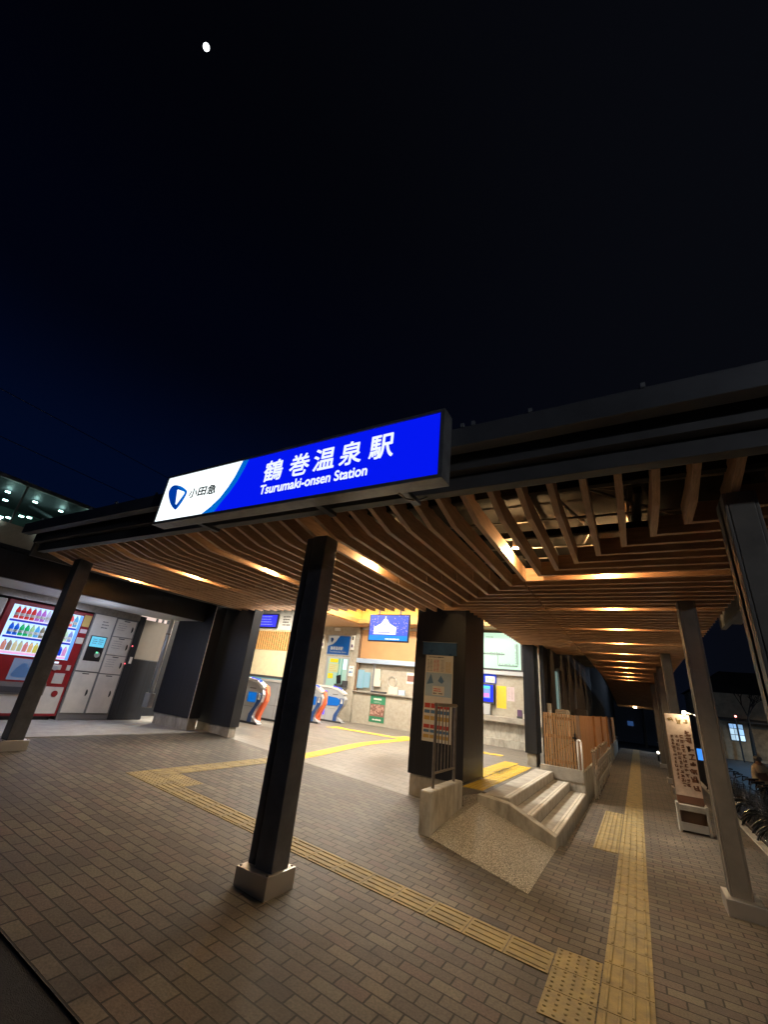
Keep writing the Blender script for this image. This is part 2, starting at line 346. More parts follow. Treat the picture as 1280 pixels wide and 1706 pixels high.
for nm, kd, r_, al, m in (
    ('tactile_strip', 'bar', (-0.40, 2.2, -0.10, 30.0), 'y', M['tactile']),
    ('tactile_warning_block', 'dot', (-0.70, 3.40, -0.403, 4.25), 'x', M['tactile']),
    ('tactile_strip', 'bar', (-5.20, 3.84, -0.703, 4.14), 'x', M['tactile']),
    ('tactile_warning_block', 'dot', (-5.80, 3.84, -5.203, 4.14), 'x', M['tactile']),
    ('tactile_warning_block', 'dot', (-5.50, 4.143, -5.0, 4.44), 'x', M['tactile']),
    ('tactile_strip', 'bar', (-5.80, 4.143, -5.503, 6.89), 'y', M['tactile']),
    ('tactile_warning_block', 'dot', (-0.70, 7.25, -0.403, 10.0), 'x', M['tactile'])):
    tactile(nm, kd, *r_[:4], al, m, z0)
tactile('tactile_strip', 'bar', -5.80, 6.90, -5.503, 11.6, 'y', M['tactilenew'], zg)
tactile('tactile_strip', 'bar', -7.95, 11.6, -3.0, 11.9, 'x', M['tactilenew'], zg)
tactile('tactile_warning_block', 'dot', -8.25, 11.45, -7.953, 12.05, 'x', M['tactilenew'], zg)
tactile('tactile_warning_block', 'dot', -6.1, 11.903, -5.2, 12.5, 'x', M['tactilenew'], zg)
ldg = lambda x, y: 0.42
tactile('tactile_warning_block', 'dot', -2.70, 8.10, -2.385, 10.75, 'x', M['tactilenew'], lambda x, y: 0.424)
tactile('tactile_warning_block', 'dot', -2.375, 6.95, -2.06, 10.45, 'x', M['tactilenew'], ldg)
st = text('floor_lettering', '足元注意', M['black'], None, (-2.28, 8.75, 0.436), (0, 1, 0), (-1, 0, 0), 0.9, 0.17, dep=0.003)
if st: struct(st)

# pebble-dash infill slope beside the steps
def pebble_mat():
    m = bpy.data.materials.new('pebble_dash'); m.use_nodes = True; n = m.node_tree; L = n.links; b = n.nodes['Principled BSDF']
    t = n.nodes.new('ShaderNodeTexCoord'); v = n.nodes.new('ShaderNodeTexVoronoi'); v.inputs['Scale'].default_value = 92; L.new(t.outputs['Object'], v.inputs['Vector'])
    r = n.nodes.new('ShaderNodeValToRGB'); L.new(v.outputs['Color'], r.inputs[0])
    r.color_ramp.elements[0].color = (0.33,0.30,0.245,1); r.color_ramp.elements[1].color = (0.88,0.82,0.69,1)
    r2 = n.nodes.new('ShaderNodeMapRange'); r2.inputs['From Max'].default_value = 0.7; r2.inputs['To Min'].default_value = 1.15; r2.inputs['To Max'].default_value = 0.35; L.new(v.outputs['Distance'], r2.inputs['Value'])
    s = n.nodes.new('ShaderNodeVectorMath'); s.operation = 'SCALE'; L.new(r.outputs[0], s.inputs[0]); L.new(r2.outputs[0], s.inputs['Scale']); L.new(s.outputs[0], b.inputs['Base Color'])
    bp = n.nodes.new('ShaderNodeBump'); bp.invert = True; bp.inputs['Strength'].default_value = 1.0; bp.inputs['Distance'].default_value = 0.012; L.new(v.outputs['Distance'], bp.inputs['Height']); L.new(bp.outputs[0], b.inputs['Normal'])
    b.inputs['Roughness'].default_value = 0.75; return m
M['pebble'] = pebble_mat()
pb = MB()
P = [(-2.27,5.48,0.10),(-1.06,5.00,0.022),(-1.055,6.615,0.022),(-2.03,6.618,0.335),(-2.03,6.895,0.40),(-2.375,6.96,0.33),(-2.268,6.66,0.235)]
pb.add(P, [(0,1,3),(1,2,3),(0,3,6),(3,4,5),(3,5,6)])
pb.add([P[0], P[1], (P[1][0],P[1][1],-0.1), (P[0][0],P[0][1],-0.1)], [(0,1,2,3)])
pb.add([P[1], P[2], (P[2][0],P[2][1],-0.1), (P[1][0],P[1][1],-0.1)], [(0,1,2,3)])
struct(obj('pebble_slope', pb, M['pebble']))

# ================================================================ STEPS
stp = thing('concrete_steps', 'three grey concrete steps with a sloping side curb leading up beside the black pillar', 'steps', (-1.5, 8.4, 0))
for i, (xa, xb, zt) in enumerate(((-1.345, -1.05, 0.14), (-1.645, -1.345, 0.28), (-2.0, -1.645, 0.42))):
    b = MB(); b.box(xa, xb, 6.78, 10.5, -0.1 if i == 0 else zt - 0.145, zt); s_ = obj('step', b, M['concgrey'], stp, bevel=0.008)
    b = MB(); b.box(xb - 0.05, xb - 0.012, 6.80, 10.48, zt, zt + 0.004); b.box(xb - 0.095, xb - 0.06, 6.80, 10.48, zt, zt + 0.004); obj('nosing', b, M['nosing'], s_)
b = MB(); b.prism([(-1.05,-0.1),(-1.05,0.15),(-1.62,0.385),(-2.05,0.425),(-2.05,-0.1)], 6.62, 6.78, 'y'); obj('side_curb', b, M['concdirty'], stp, bevel=0.008)

# ================================================================ CANOPY
can = thing('station_canopy', 'large flat dark-edged canopy lined with nested cedar slats over the forecourt and walkway', 'canopy', (-3, 3, 3))
Pp = 0.213; T = 0.045; ZB = 2.97; SH = 0.155
XR = 1.13; XL = -7.95; YF = 2.72; YB = 6.87
sy = MB(); sx = MB()
def y_slat(mb, x, y_end, gap=4.95, y_start=YF):
    a, b = x - T/2, x + T/2
    prof = [(YF, ZB+0.108), (YF+0.05, ZB+0.085), (3.15, ZB), ]
    def seg(pts): mb.prism(pts, a, b, 'x')
    top = ZB + SH
    jz = random.uniform(-0.002, 0.002)
    if y_end < gap + 0.05:
        pts = prof + [(y_end, ZB), (y_end, top), (3.2, top), (YF, top + 0.1)]
        seg([(p[0], p[1] + jz) for p in pts])
    else:
        pts = prof + [(gap - 0.012, ZB), (gap - 0.012, top), (3.2, top), (YF, top + 0.1)]
        seg([(p[0], p[1] + jz) for p in pts])
        seg([(gap + 0.012, ZB + 0.006 + jz), (y_end, ZB + 0.006 + jz), (y_end, top + jz), (gap + 0.012, top + jz)])
def x_slat(mb, y, x0, x1, gap=-1.02):
    jz = random.uniform(-0.002, 0.002)
    if x0 < gap - 0.05 < x1:
        mb.box(x0, gap - 0.012, y - T/2, y + T/2, ZB + 0.004 + jz, ZB + SH + jz); mb.box(gap + 0.012, x1, y - T/2, y + T/2, ZB + jz, ZB + SH + jz)
    else: mb.box(x0, x1, y - T/2, y + T/2, ZB + jz, ZB + SH + jz)
for i in range(-3, 41):
    x = 0.495 - i * Pp
    ym = 3.53 + i * Pp
    if x < XL - 0.02: break
    if ym < YB: 
        y_slat(sy, x, max(ym, 3.16) + T/2)
        if i >= 0 or ym > 3.2: x_slat(sx, ym, x + T/2, XR)
    else: y_slat(sy, x, YB)
i = 16
while 3.53 + i * Pp < 20.7:
    y = 3.53 + i * Pp
    x_slat(sx, y, -2.3 if y < 12.6 else -1.0, XR - 0.03 if y > 12 else XR); i += 1
obj('slat_panel', sy, M['slat_y'], can)
obj('slat_panel', sx, M['slat_x'], can)
# roof deck above the slats, battens and pipes
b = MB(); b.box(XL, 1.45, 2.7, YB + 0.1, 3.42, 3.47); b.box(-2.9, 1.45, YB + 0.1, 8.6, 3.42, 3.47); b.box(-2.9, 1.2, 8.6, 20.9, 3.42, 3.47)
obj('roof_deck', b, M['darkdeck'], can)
b = MB()
for y in (3.05, 4.0, 5.4, 6.3): b.box(XL, -2.9 if y > 5.5 else (-0.5 if y > 4.5 else 0.9), y - 0.03, y + 0.03, ZB + SH + 0.005, ZB + SH + 0.07)
for x in (-1.9, -1.02, 0.2, 0.85): b.box(x - 0.03, x + 0.03, (4.9 if x < -1.0 else 3.4 if x > 0 else 4.9), 20.6 if x > -1.1 else 12.5, ZB + SH + 0.075, ZB + SH + 0.13)
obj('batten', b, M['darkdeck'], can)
b = MB(); b.path([(-3.0,2.9,3.33),(-0.4,3.2,3.33),(0.9,4.6,3.30)], 0.012); b.path([(-1.0,2.95,3.28),(0.1,3.6,3.34),(0.4,5.2,3.33)], 0.008); b.path([(-0.6,2.9,3.35),(-0.2,4.4,3.33),(-0.7,6.4,3.33)], 0.015)
b.path([(XL+.2,5.9,3.3),(0.8,5.0,3.3)], 0.01)
for x_ in (-2.2, -1.5, -0.7, 0.1, 0.8): b.path([(x_,2.8,3.36),(x_+0.1,6.6,3.36)], 0.02)
for y_ in (3.3, 3.9, 4.7): b.path([(-2.5,y_,3.30),(1.0,y_+0.15,3.30)], 0.012)
obj('conduit', b, M['rail'], can)
# fascia profile along the front
b = MB(); b.prism([(2.35,3.235),(2.35,3.385),(2.365,3.40),(2.9,3.52),(2.9,3.49),(2.46,3.36),(2.46,3.235)], -7.85, 2.6, 'x'); obj('gutter', b, M['fascia'], can, bevel=0.006)
b = MB(); b.prism([(2.52,3.14),(2.52,3.37),(2.7,3.40),(2.7,3.14)], -7.80, 2.6, 'x'); b.prism([(2.60,3.02),(2.60,3.138),(2.7,3.138),(2.7,3.02)], -7.75, 2.6, 'x')
obj('fascia', b, M['fascia_lo'], can, bevel=0.004)
b = MB(); b.box(-7.98, 1.15, 2.702, 2.735, 3.16, 3.40); obj('backing_board', b, M['slat_x'], can)
# end fascia on the left and on the walkway side
b = MB(); b.box(-8.05, -7.99, 2.62, 6.9, 2.98, 3.42); obj('fascia', b, M['fascia_lo'], can)
b = MB(); b.prism([(1.42,3.14),(1.42,3.40),(1.62,3.40),(1.62,3.14)], 2.71, 8.6, 'y'); b.prism([(1.34,3.05),(1.34,3.3),(1.41,3.3),(1.41,3.05)], 2.71, 8.6, 'y')
obj('fascia', b, M['fascia_lo'], can)
b = MB(); b.prism([(1.63,3.20),(1.75,3.20),(1.75,3.34),(1.73,3.34),(1.73,3.22),(1.65,3.22),(1.65,3.34),(1.63,3.34)], 2.4, 8.7, 'y'); obj('gutter', b, M['fascia'], can)
for x in (-7.3, -5.95, -5.35, -4.52, -3.4, -2.2, -1.62, -0.86, -0.78, -0.39, 0.25, 1.0):
    b = MB(); b.box(x - 0.012, x + 0.012, 2.338, 2.36, 3.385, 3.415); obj('bracket_bolt', b, M['alu'], can)
# unlit far canopy of the walkway, stepping down
c2 = thing('walkway_canopy', 'unlit lower canopy section continuing the walkway roof into the distance', 'canopy', (0, 24, 2.6))
b = MB()
n_ = 50
for i in range(n_):
    y = 20.95 + i * 0.24; z = 2.97 - (y - 20.95) * 0.066
    b.box(-1.0, 1.0, y - 0.02, y + 0.02, z, z + 0.12)
obj('slat_panel', b, M['slat_x'], c2)
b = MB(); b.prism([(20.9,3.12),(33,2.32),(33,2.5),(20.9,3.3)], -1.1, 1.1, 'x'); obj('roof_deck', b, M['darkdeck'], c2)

# ---- recessed downlights
def downlight(x, y, label, zf=3.115, pw=15, k=1.12):
    t = thing('downlight', label, 'downlight', (x, y, zf), 'downlights between the canopy slats')
    b = MB(); b.tube((x, y, zf), (x, y, zf + 0.09), 0.04, n=14); obj('housing', b, M['white'], t)
    b = MB(); b.tube((x, y, zf - 0.004), (x, y, zf + 0.001), 0.033, n=14); obj('lens', b, M['lens'], t)
    l = bpy.data.lights.new('downlight_beam', 'SPOT'); l.energy = pw * k; l.color = (1.0, 0.84, 0.60); l.spot_size = R_(122); l.spot_blend = 1.0; l.shadow_soft_size = 0.04
    lo = bpy.data.objects.new('downlight_beam', l); COL.objects.link(lo); lo.parent = t; lo.location = (0, 0, -0.15)
    l = bpy.data.lights.new('downlight_lamp', 'POINT'); l.energy = pw; l.color = (1.0, 0.62, 0.27); l.shadow_soft_size = 0.03
    lo = bpy.data.objects.new('downlight_lamp', l); COL.objects.link(lo); lo.parent = t; lo.location = (0, 0, -0.045)
    return t
M['lens'] = emit('lamp_lens', (1.0, 0.78, 0.45), 22)
names = ['right-most downlight of the forecourt slats, beside the open corner of the slats', 'downlight in the slats directly right of the middle black column', 'downlight in the slats just left of the middle black column',
         'downlight in the slats between the left black column and the lit sign edge', 'left-most downlight, beside the top of the left black column']
for q in range(5):
    i = 7 + 8 * q; x = 0.495 - i * Pp
    downlight(x + 0.085, 4.22, names[q], pw=42, k=(0.9, 0.7, 0.55, 0.5, 0.5)[q])
ords = ['nearest', 'second', 'third', 'fourth', 'fifth', 'sixth', 'seventh', 'eighth', 'ninth', 'tenth']
for q in range(10):
    i = 7 + 8 * q; y = 3.53 + i * Pp
    downlight(-0.12, y - 0.085, ords[q] + ' downlight of the row along the walkway ceiling', pw=36)
t = thing('downlight', 'single far downlight under the unlit end of the walkway canopy', 'downlight', (0, 31.5, 2.2), 'downlights between the canopy slats')
b = MB(); b.tube((-0.05,31.5,2.18),(-0.05,31.5,2.24),0.09); obj('lens', b, M['lens'], t)
for y_, z_, p_ in ((31.5, 2.05, 60), (25.5, 2.5, 45)):  # beam of the far downlight, then an added fill light without a fixture
    l = bpy.data.lights.new('far_walkway_lamp_and_fill', 'SPOT'); l.energy = p_; l.color = (1.0,0.80,0.54); l.spot_size = R_(150); l.spot_blend = 0.8; l.shadow_soft_size = 0.05
    lo = bpy.data.objects.new('far_walkway_lamp_and_fill', l); COL.objects.link(lo); lo.parent = t; lo.location = (0, y_ - 31.5, z_ - 2.2)

# ================================================================ COLUMNS
def column(x, y, label, m, zb, ztop=2.99, bx=0.165, cap=0.13):
    t = thing('canopy_column', label, 'column', (x, y, zb), 'steel columns carrying the canopy')
    w = 0.088
    b = MB(); b.box(x - w - 0.11, x - w - 0.035, y - 0.06, y + 0.10, zb + 0.05, ztop); b.box(x - w - 0.036, x - w, y - 0.02, y + 0.05, zb + 0.05, ztop)
    b.box(x - w, x + w, y - w - 0.01, y + w + 0.01, zb + 0.05, ztop); obj('shaft', b, m, t, bevel=0.006)
    b = MB(); b.box(x - bx - 0.05, x + bx - 0.05, y - bx, y + bx, zb - 0.12, zb + cap); obj('base_cover', b, M['stainless'], t, bevel=0.006)
    for sx_ in (-1, 1):
        for sy_ in (-1, 1): obj('bolt', MB().tube((x - 0.05 + sx_ * (bx - 0.025), y + sy_ * (bx - 0.025), zb + cap), (x - 0.05 + sx_ * (bx - 0.025), y + sy_ * (bx - 0.025), zb + cap + 0.008), 0.009, n=6), M['rail'], t)
    obj('seam_plate', MB().box(x - w - 0.002, x + w + 0.002, y - w - 0.013, y + w + 0.013, ztop - 0.30, ztop - 0.292), m, t)
    return t
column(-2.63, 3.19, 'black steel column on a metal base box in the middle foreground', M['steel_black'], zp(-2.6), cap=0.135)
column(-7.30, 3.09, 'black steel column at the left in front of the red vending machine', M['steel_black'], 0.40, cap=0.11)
def gcolumn(x, y, label, w=0.09, dx=0.14):
    t = thing('canopy_column', label, 'column', (x, y, 0), 'steel columns carrying the canopy')
    b = MB(); b.box(x - w, x + w, y - 0.035, y + 0.035, 0.06, 2.98); b.box(x - w, x - w + 0.02, y - 0.12, y + 0.12, 0.06, 2.98); b.box(x + w - 0.02, x + w, y - 0.12, y + 0.12, 0.06, 2.98)
    b.box(x - w + 0.021, x + w - 0.021, y - 0.125, y - 0.04, 0.06, 2.98)
    obj('shaft', b, M['steel_grey'], t, bevel=0.004)
    b = MB(); b.box(x - dx, x + dx + 0.02, y - 0.23, y + 0.14, -0.02, 0.13); obj('base_cover', b, M['stainless'], t, bevel=0.008)
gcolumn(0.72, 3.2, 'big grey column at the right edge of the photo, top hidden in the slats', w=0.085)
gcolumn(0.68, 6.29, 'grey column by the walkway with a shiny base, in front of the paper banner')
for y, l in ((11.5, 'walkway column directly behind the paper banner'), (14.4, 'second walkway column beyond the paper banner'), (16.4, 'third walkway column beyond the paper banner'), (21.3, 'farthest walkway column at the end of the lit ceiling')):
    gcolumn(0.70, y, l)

# ================================================================ PIERS
def pier(x0, x1, y0, y1, zb, zc, zt, label, group='black clad piers of the station front', bat=0):
    t = thing('clad_pier', label, 'pillar', ((x0+x1)/2, (y0+y1)/2, zb), group)
    b = MB(); b.box(x0, x1, y0, y1, zc, zt)
    obj('cladding', b, M['clad'], t, bevel=0.006)
    b = MB(); b.box(x0 + 0.03, x1 - 0.03, y0 + 0.03, y1 - 0.03, zb - 0.3, zc - 0.001); obj('plinth', b, M['concdirty'], t, bevel=0.01)
    return t
pier(-3.31, -2.385, 6.98, 8.03, 0.13, 0.44, 3.2, 'wide black clad pillar on a concrete plinth carrying the fare notices')
pier(-2.26, -2.0, 10.8, 11.35, 0.42, 0.66, 3.2, 'narrow black clad pillar between the route map and the slatted wooden gate')
pier(-8.42, -7.34, 6.83, 7.08, 0.36, 0.59, 3.2, 'black wall panel on a low plinth just left of the ticket gates')
pier(-9.38, -8.14, 6.42, 6.70, 0.40, 0.66, 3.2, 'black wall panel with taller plinth next to the coin lockers')
b = MB(); b.tube((-8.12,6.40,0.66),(-8.12,6.40,3.0),0.008); tag(obj('bright_trim_rod', b, M['white']), 'thin bright metal rod in the gap between the two black wall panels', 'trim rod')

# ================================================================ RETAINING WALL + RAILING
b = MB(); b.box(-2.42, -2.272, 5.5, 6.66, -0.05, 0.54); tag(obj('low_wall', b, M['concdirty'], bevel=0.018), 'short concrete wall in front of the wide black pillar', 'low wall')
rl = thing('steel_railing', 'narrow grey steel railing standing on the short concrete wall', 'railing', (-2.345, 6.1, 0.54))
for y in (5.72, 6.47):
    b = MB(); b.tube((-2.345, y, 0.52), (-2.345, y, 1.5), 0.021); obj('post', b, M['rail'], rl)
obj('rail', MB().tube((-2.345, 5.70, 1.50), (-2.345, 6.49, 1.50), 0.024), M['rail'], rl); obj('rail', MB().tube((-2.345, 5.72, 0.70), (-2.345, 6.47, 0.70), 0.014), M['rail'], rl)
for i in range(5):
    y = 5.72 + (i + 1) * 0.75 / 6; b = MB(); b.tube((-2.345, y, 0.70), (-2.345, y, 1.49), 0.009, n=8); obj('baluster', b, M['rail'], rl)

# ================================================================ PAPER / POSTER HELPERS
def flat(name, x0, x1, z0_, z1, y, m, parent, th=0.004, facing='y'):
    b = MB()
    if facing == 'y': b.box(x0, x1, y - th, y, z0_, z1)
    else: b.box(y, y + th, x0, x1, z0_, z1)
    return obj(name, b, m, parent)
def pmat(name, c, r=0.6): return mat(name, c, r, noise=0.05, nscale=10)
M['paper'] = pmat('paper_white', (0.75,0.73,0.66)); M['ink'] = pmat('ink_dark', (0.06,0.055,0.05)); M['inkred'] = pmat('ink_red', (0.60,0.07,0.05)); M['inkblue'] = pmat('ink_blue', (0.10,0.22,0.42))
M['inkgold'] = pmat('ink_gold', (0.62,0.42,0.12)); M['inkgreen'] = pmat('ink_green', (0.03,0.20,0.10)); M['skyb'] = pmat('pale_blue', (0.42,0.56,0.68)); M['rail_beige'] = pmat('beige_dull', (0.20,0.175,0.15)); M['papery'] = pmat('paper_yellow', (0.80,0.55,0.03))
M['paperpink'] = pmat('paper_pink', (0.62,0.50,0.52)); M['signblue'] = emit('sign_blue_plate', (0.01,0.13,0.45), 0.30)
M['plasticblue'] = mat('blue_header', (0.035,0.11,0.25), 0.3, noise=0.2, nscale=6); M['purple'] = pmat('poster_purple', (0.10,0.05,0.12)); M['brown'] = pmat('photo_brown', (0.25,0.12,0.09)); M['skin_p'] = pmat('photo_warm', (0.62,0.38,0.30))

def rows(parent, name, x0, x1, z0_, z1, y, n, m, frac=0.45, cols=1, jit=0.25, th=0.002, facing='y'):
    """rows of tiny print marks"""
    b = MB(); dz = (z1 - z0_) / n; cw = (x1 - x0) / cols
    for i in range(n):
        for c in range(cols):
            zc = z1 - (i + 0.5) * dz; xa = x0 + c * cw + cw * 0.08; xb = xa + cw * random.uniform(0.84 - jit, 0.84)
            u = xa
            while u < xb:
                w = dz * random.uniform(0.3, 0.9)
                h_ = dz * frac * random.uniform(0.6, 1) / 2
                if facing == 'y': b.box(u, min(u + w, xb), y - th, y, zc - h_, zc + h_)
                else: b.box(y, y + th, u, min(u + w, xb), zc - h_, zc + h_)
                u += w + dz * 0.15
    return obj(name, b, m, parent)

# notice board on the wide pillar
yb = 6.972
nb = thing('fare_notice_board', 'tall column of fare notices under a blue header on the wide black pillar', 'notice board', (-2.85, yb, 1.7))
hd = flat('header', -3.15, -2.535, 2.255, 2.46, yb, M['plasticblue'], nb, 0.02)
flat('header_rim', -3.16, -2.525, 2.462, 2.468, yb, M['alu'], nb, 0.022)
flat('board', -3.09, -2.59, 0.93, 2.25, yb, M['paper'], nb, 0.006)
s1 = flat('fare_table', -3.075, -2.605, 1.98, 2.235, yb - 0.006, M['paper'], nb, 0.003)
rows(s1, 'print', -3.06, -2.62, 2.20, 2.235, yb - 0.009, 1, M['ink'], 0.5)
rows(s1, 'print', -3.06, -2.95, 1.985, 2.18, yb - 0.009, 9, M['ink'], 0.35, 2)
rows(s1, 'print', -2.94, -2.83, 1.985, 2.18, yb - 0.009, 9, M['inkred'], 0.45, 2)
rows(s1, 'print', -2.81, -2.74, 1.985, 2.18, yb - 0.009, 9, M['ink'], 0.3, 1)
rows(s1, 'print', -2.72, -2.62, 1.985, 2.15, yb - 0.009, 8, M['inkgold'], 0.5, 2)
s2 = flat('photo_panel', -3.075, -2.605, 1.60, 1.965, yb - 0.006, M['skyb'], nb, 0.003)
flat('notice_card', -2.94, -2.73, 1.62, 1.76, yb - 0.009, M['paper'], s2, 0.003); rows(s2, 'print', -2.93, -2.74, 1.67, 1.73, yb - 0.012, 2, M['inkred'], 0.6); rows(s2, 'print', -2.93, -2.74, 1.63, 1.665, yb - 0.012, 1, M['ink'], 0.5, 2)
b = MB(); b.prism([(-3.05,1.78),(-2.98,1.95),(-2.93,1.80)], yb-0.0095, yb-0.0065, 'y'); b.prism([(-2.85,1.84),(-2.80,1.93),(-2.74,1.84),(-2.78,1.80)], yb-0.0095, yb-0.0065, 'y'); obj('pictogram', b, M['inkblue'], s2)
s3 = flat('timetable', -3.075, -2.605, 0.95, 1.585, yb - 0.006, M['paper'], nb, 0.003)
for k_, (za, zb_, c) in enumerate(((1.42,1.49,'inkred'),(1.34,1.39,'inkblue'),(1.24,1.30,'inkgold'),(1.12,1.175,'inkred'),(1.06,1.10,'inkblue'),(0.98,1.03,'inkgold'))):
    for c_ in range(4):
        b = MB(); xa = -3.065 + c_ * 0.115; b.box(xa, xa + 0.10, yb - 0.012, yb - 0.0092, za, zb_); obj('colour_band', b, M[c], s3)

# ================================================================ STATION HALL
hall = thing('station_hall', 'station hall with stone counter wall, orange boards and glowing wood ceiling cove behind the pillars', 'station building', (-7, 14, 0.42))
YW = 14.40
b = MB(); b.box(-11.15, -9.48, YW, YW + 0.2, 0.42, 3.9)
# opening in the left bay is drawn as a window set proud; right bay
b2 = MB(); b2.box(-9.30, -1.9, YW, YW + 0.25, 0.42, 1.46); b2.box(-9.30, -6.55, YW + 0.12, YW + 0.3, 1.46, 2.60)
b2.box(-6.55, -1.9, YW, YW + 0.2, 1.461, 4.2)
w_ = obj('stone_wall', b, M['hallconc'], hall); obj('counter_wall', b2, M['hallconc'], hall)
b = MB(); b.box(-9.47, -9.305, YW - 0.06, YW + 0.2, 0.42, 3.9); obj('corner_post', b, M['hallconc'], hall, bevel=0.01)
b = MB(); b.box(-9.30, -9.22, YW - 0.02, YW + 0.1, 1.47, 3.75); obj('wood_post', b, M['pillarwood'], hall)
b = MB(); b.box(-9.215, -6.55, YW + 0.02, YW + 0.2, 2.67, 3.75); obj('orange_board', b, M['orangeboard'], hall)
b = MB(); b.box(-9.215, -6.55, YW + 0.0, YW + 0.2, 3.755, 3.86); obj('top_rail', b, M['alu'], hall)
b = MB(); b.box(-9.29, -6.55, YW - 0.10, YW + 0.05, 2.50, 2.665); obj('shutter_box', b, M['shutter'], hall, bevel=0.01)
b = MB(); b.box(-9.32, -6.56, YW - 0.09, YW + 0.115, 1.462, 1.50); obj('counter_top', b, M['conc'], hall, bevel=0.006)
for x in (-9.25, -8.56, -8.50): 
    b = MB(); b.box(x - 0.02, x + 0.02, YW + 0.03, YW + 0.07, 1.51, 2.50); obj('window_mullion', b, M['alu'], hall)
# left window (ticket office) with lit interior
win = obj('office_window', MB().box(-10.78, -9.66, YW - 0.03, YW - 0.004, 1.50, 2.66), M['alu'], hall)
M['officeglow'] = emit('office_interior_glow', (0.42,0.62,0.50), 0.75); M['greenpane'] = emit('office_green_pane', (0.12,0.42,0.36), 0.6); M['whiteglow'] = emit('office_bright', (0.75,0.95,0.95), 1.0)
obj('pane', MB().box(-10.66, -9.72, YW - 0.036, YW - 0.031, 1.56, 2.60), M['officeglow'], win)
obj('pane_edge', MB().box(-10.16, -10.10, YW - 0.042, YW - 0.037, 1.56, 2.60), M['greenpane'], win)
obj('pane_edge', MB().box(-9.98, -9.94, YW - 0.042, YW - 0.037, 1.56, 2.60), M['greenpane'], win)
obj('bright_part', MB().box(-9.93, -9.75, YW - 0.042, YW - 0.037, 2.2, 2.58), M['whiteglow'], win)
b = MB(); b.prism([(-10.14,1.95),(-9.96,2.0),(-9.90,1.68),(-10.08,1.66)], YW - 0.10, YW - 0.05, 'y'); obj('monitor', b, M['black'], win)
b = MB(); b.box(-10.2, -9.8, YW - 0.09, YW - 0.045, 1.56, 1.66); b.box(-9.85, -9.6, YW - 0.09, YW - 0.045, 1.56, 1.8); obj('desk_clutter', b, M['darkgrey'], win)
pnl = emit('lit_notice_pale_yellow', (0.72,0.72,0.36), 0.55); yl = emit('lit_notice_yellow', (0.9,0.66,0.0), 0.8)
for nm, r_, m in (('a', (-10.62,-10.13,2.07,2.40), pnl), ('b', (-10.60,-10.35,1.84,2.03), yl), ('c', (-10.58,-10.18,2.44,2.58), yl)):
    nm = 'window_notice'
    f_ = flat(nm, *r_, YW - 0.045, m, win, 0.003); 
    rows(f_, 'print', r_[0]+.03, r_[1]-.03, r_[2]+.03, r_[3]-.03, YW - 0.049, 4, M['inkgold'], 0.35)
nf = flat('price_notice', -9.62, -9.39, 1.98, 2.36, YW - 0.065, M['paper'], hall); rows(nf, 'print', -9.60, -9.41, 2.22, 2.30, YW - 0.07, 1, M['ink'], 0.5); rows(nf, 'print', -9.60, -9.41, 2.06, 2.2, YW - 0.07, 1, M['inkblue'], 0.7)
# right bay window sheets
M['sheetblue'] = emit('back_lit_blue_sheet', (0.35,0.62,0.72), 0.55); M['lightpanel'] = mat('pale_panel', (0.62,0.58,0.48), 0.5)
for r_ in ((-9.22,-8.93,1.60,2.25), (-8.92,-8.66,1.64,2.18)):
    f_ = flat('window_sheet', *r_, YW + 0.025, M['sheetblue'], hall); rows(f_, 'print', r_[0]+.03, r_[1]-.03, r_[2]+.05, r_[3]-.05, YW + 0.02, 9, M['shutter'], 0.4)
flat('pale_box', -8.48, -8.24, 1.78, 2.33, YW + 0.10, M['lightpanel'], hall, 0.06); flat('pale_box', -8.46, -8.16, 1.72, 1.96, YW + 0.03, M['lightpanel'], hall, 0.03)
b = MB(); b.torus((-7.72, YW + 0.08, 1.93), 0.17, 0.012, 'y', 24, 6); obj('speaking_ring', b, M['chrome'], hall, smooth=True)
flat('pale_box', -7.80, -7.42, 1.51, 1.76, YW + 0.0, M['lightpanel'], hall, 0.03)
f_ = flat('photo_card', -7.16, -6.82, 1.92, 2.29, YW + 0.11, M['paper'], hall); flat('picture', -7.14, -6.84, 1.99, 2.20, YW + 0.105, M['brown'], f_, 0.002)
flat('sill_item', -7.38, -7.12, 1.51, 1.68, YW - 0.02, M['skyb'], hall, 0.03)
flat('ticket_tray', -8.50, -7.85, 1.502, 1.56, YW - 0.05, M['darkgrey'], hall, 0.05)
# green poster on the counter wall
po = flat('green_poster', -8.52, -7.885, 0.53, 1.41, YW - 0.002, M['inkgreen'], None, 0.006); tag(po, 'green poster with a photo band on the stone counter wall', 'poster')
flat('photo_band', -8.50, -7.90, 0.72, 1.12, YW - 0.009, M['brown'], po, 0.002)
b = MB()
for i in range(46):
    x = random.uniform(-8.48, -7.95); z = random.uniform(0.76, 1.06); b.box(x, x + random.uniform(.015,.05), YW - 0.014, YW - 0.0115, z, z + random.uniform(.02,.08))
obj('photo_marks', b, M['skin_p'], po)
rows(po, 'print', -8.42, -7.95, 1.24, 1.34, YW - 0.009, 1, M['paper'], 0.7); rows(po, 'print', -8.40, -8.0, 1.16, 1.22, YW - 0.009, 2, M['paper'], 0.3); rows(po, 'print', -8.40, -7.95, 0.57, 0.66, YW - 0.009, 1, M['paper'], 0.6)
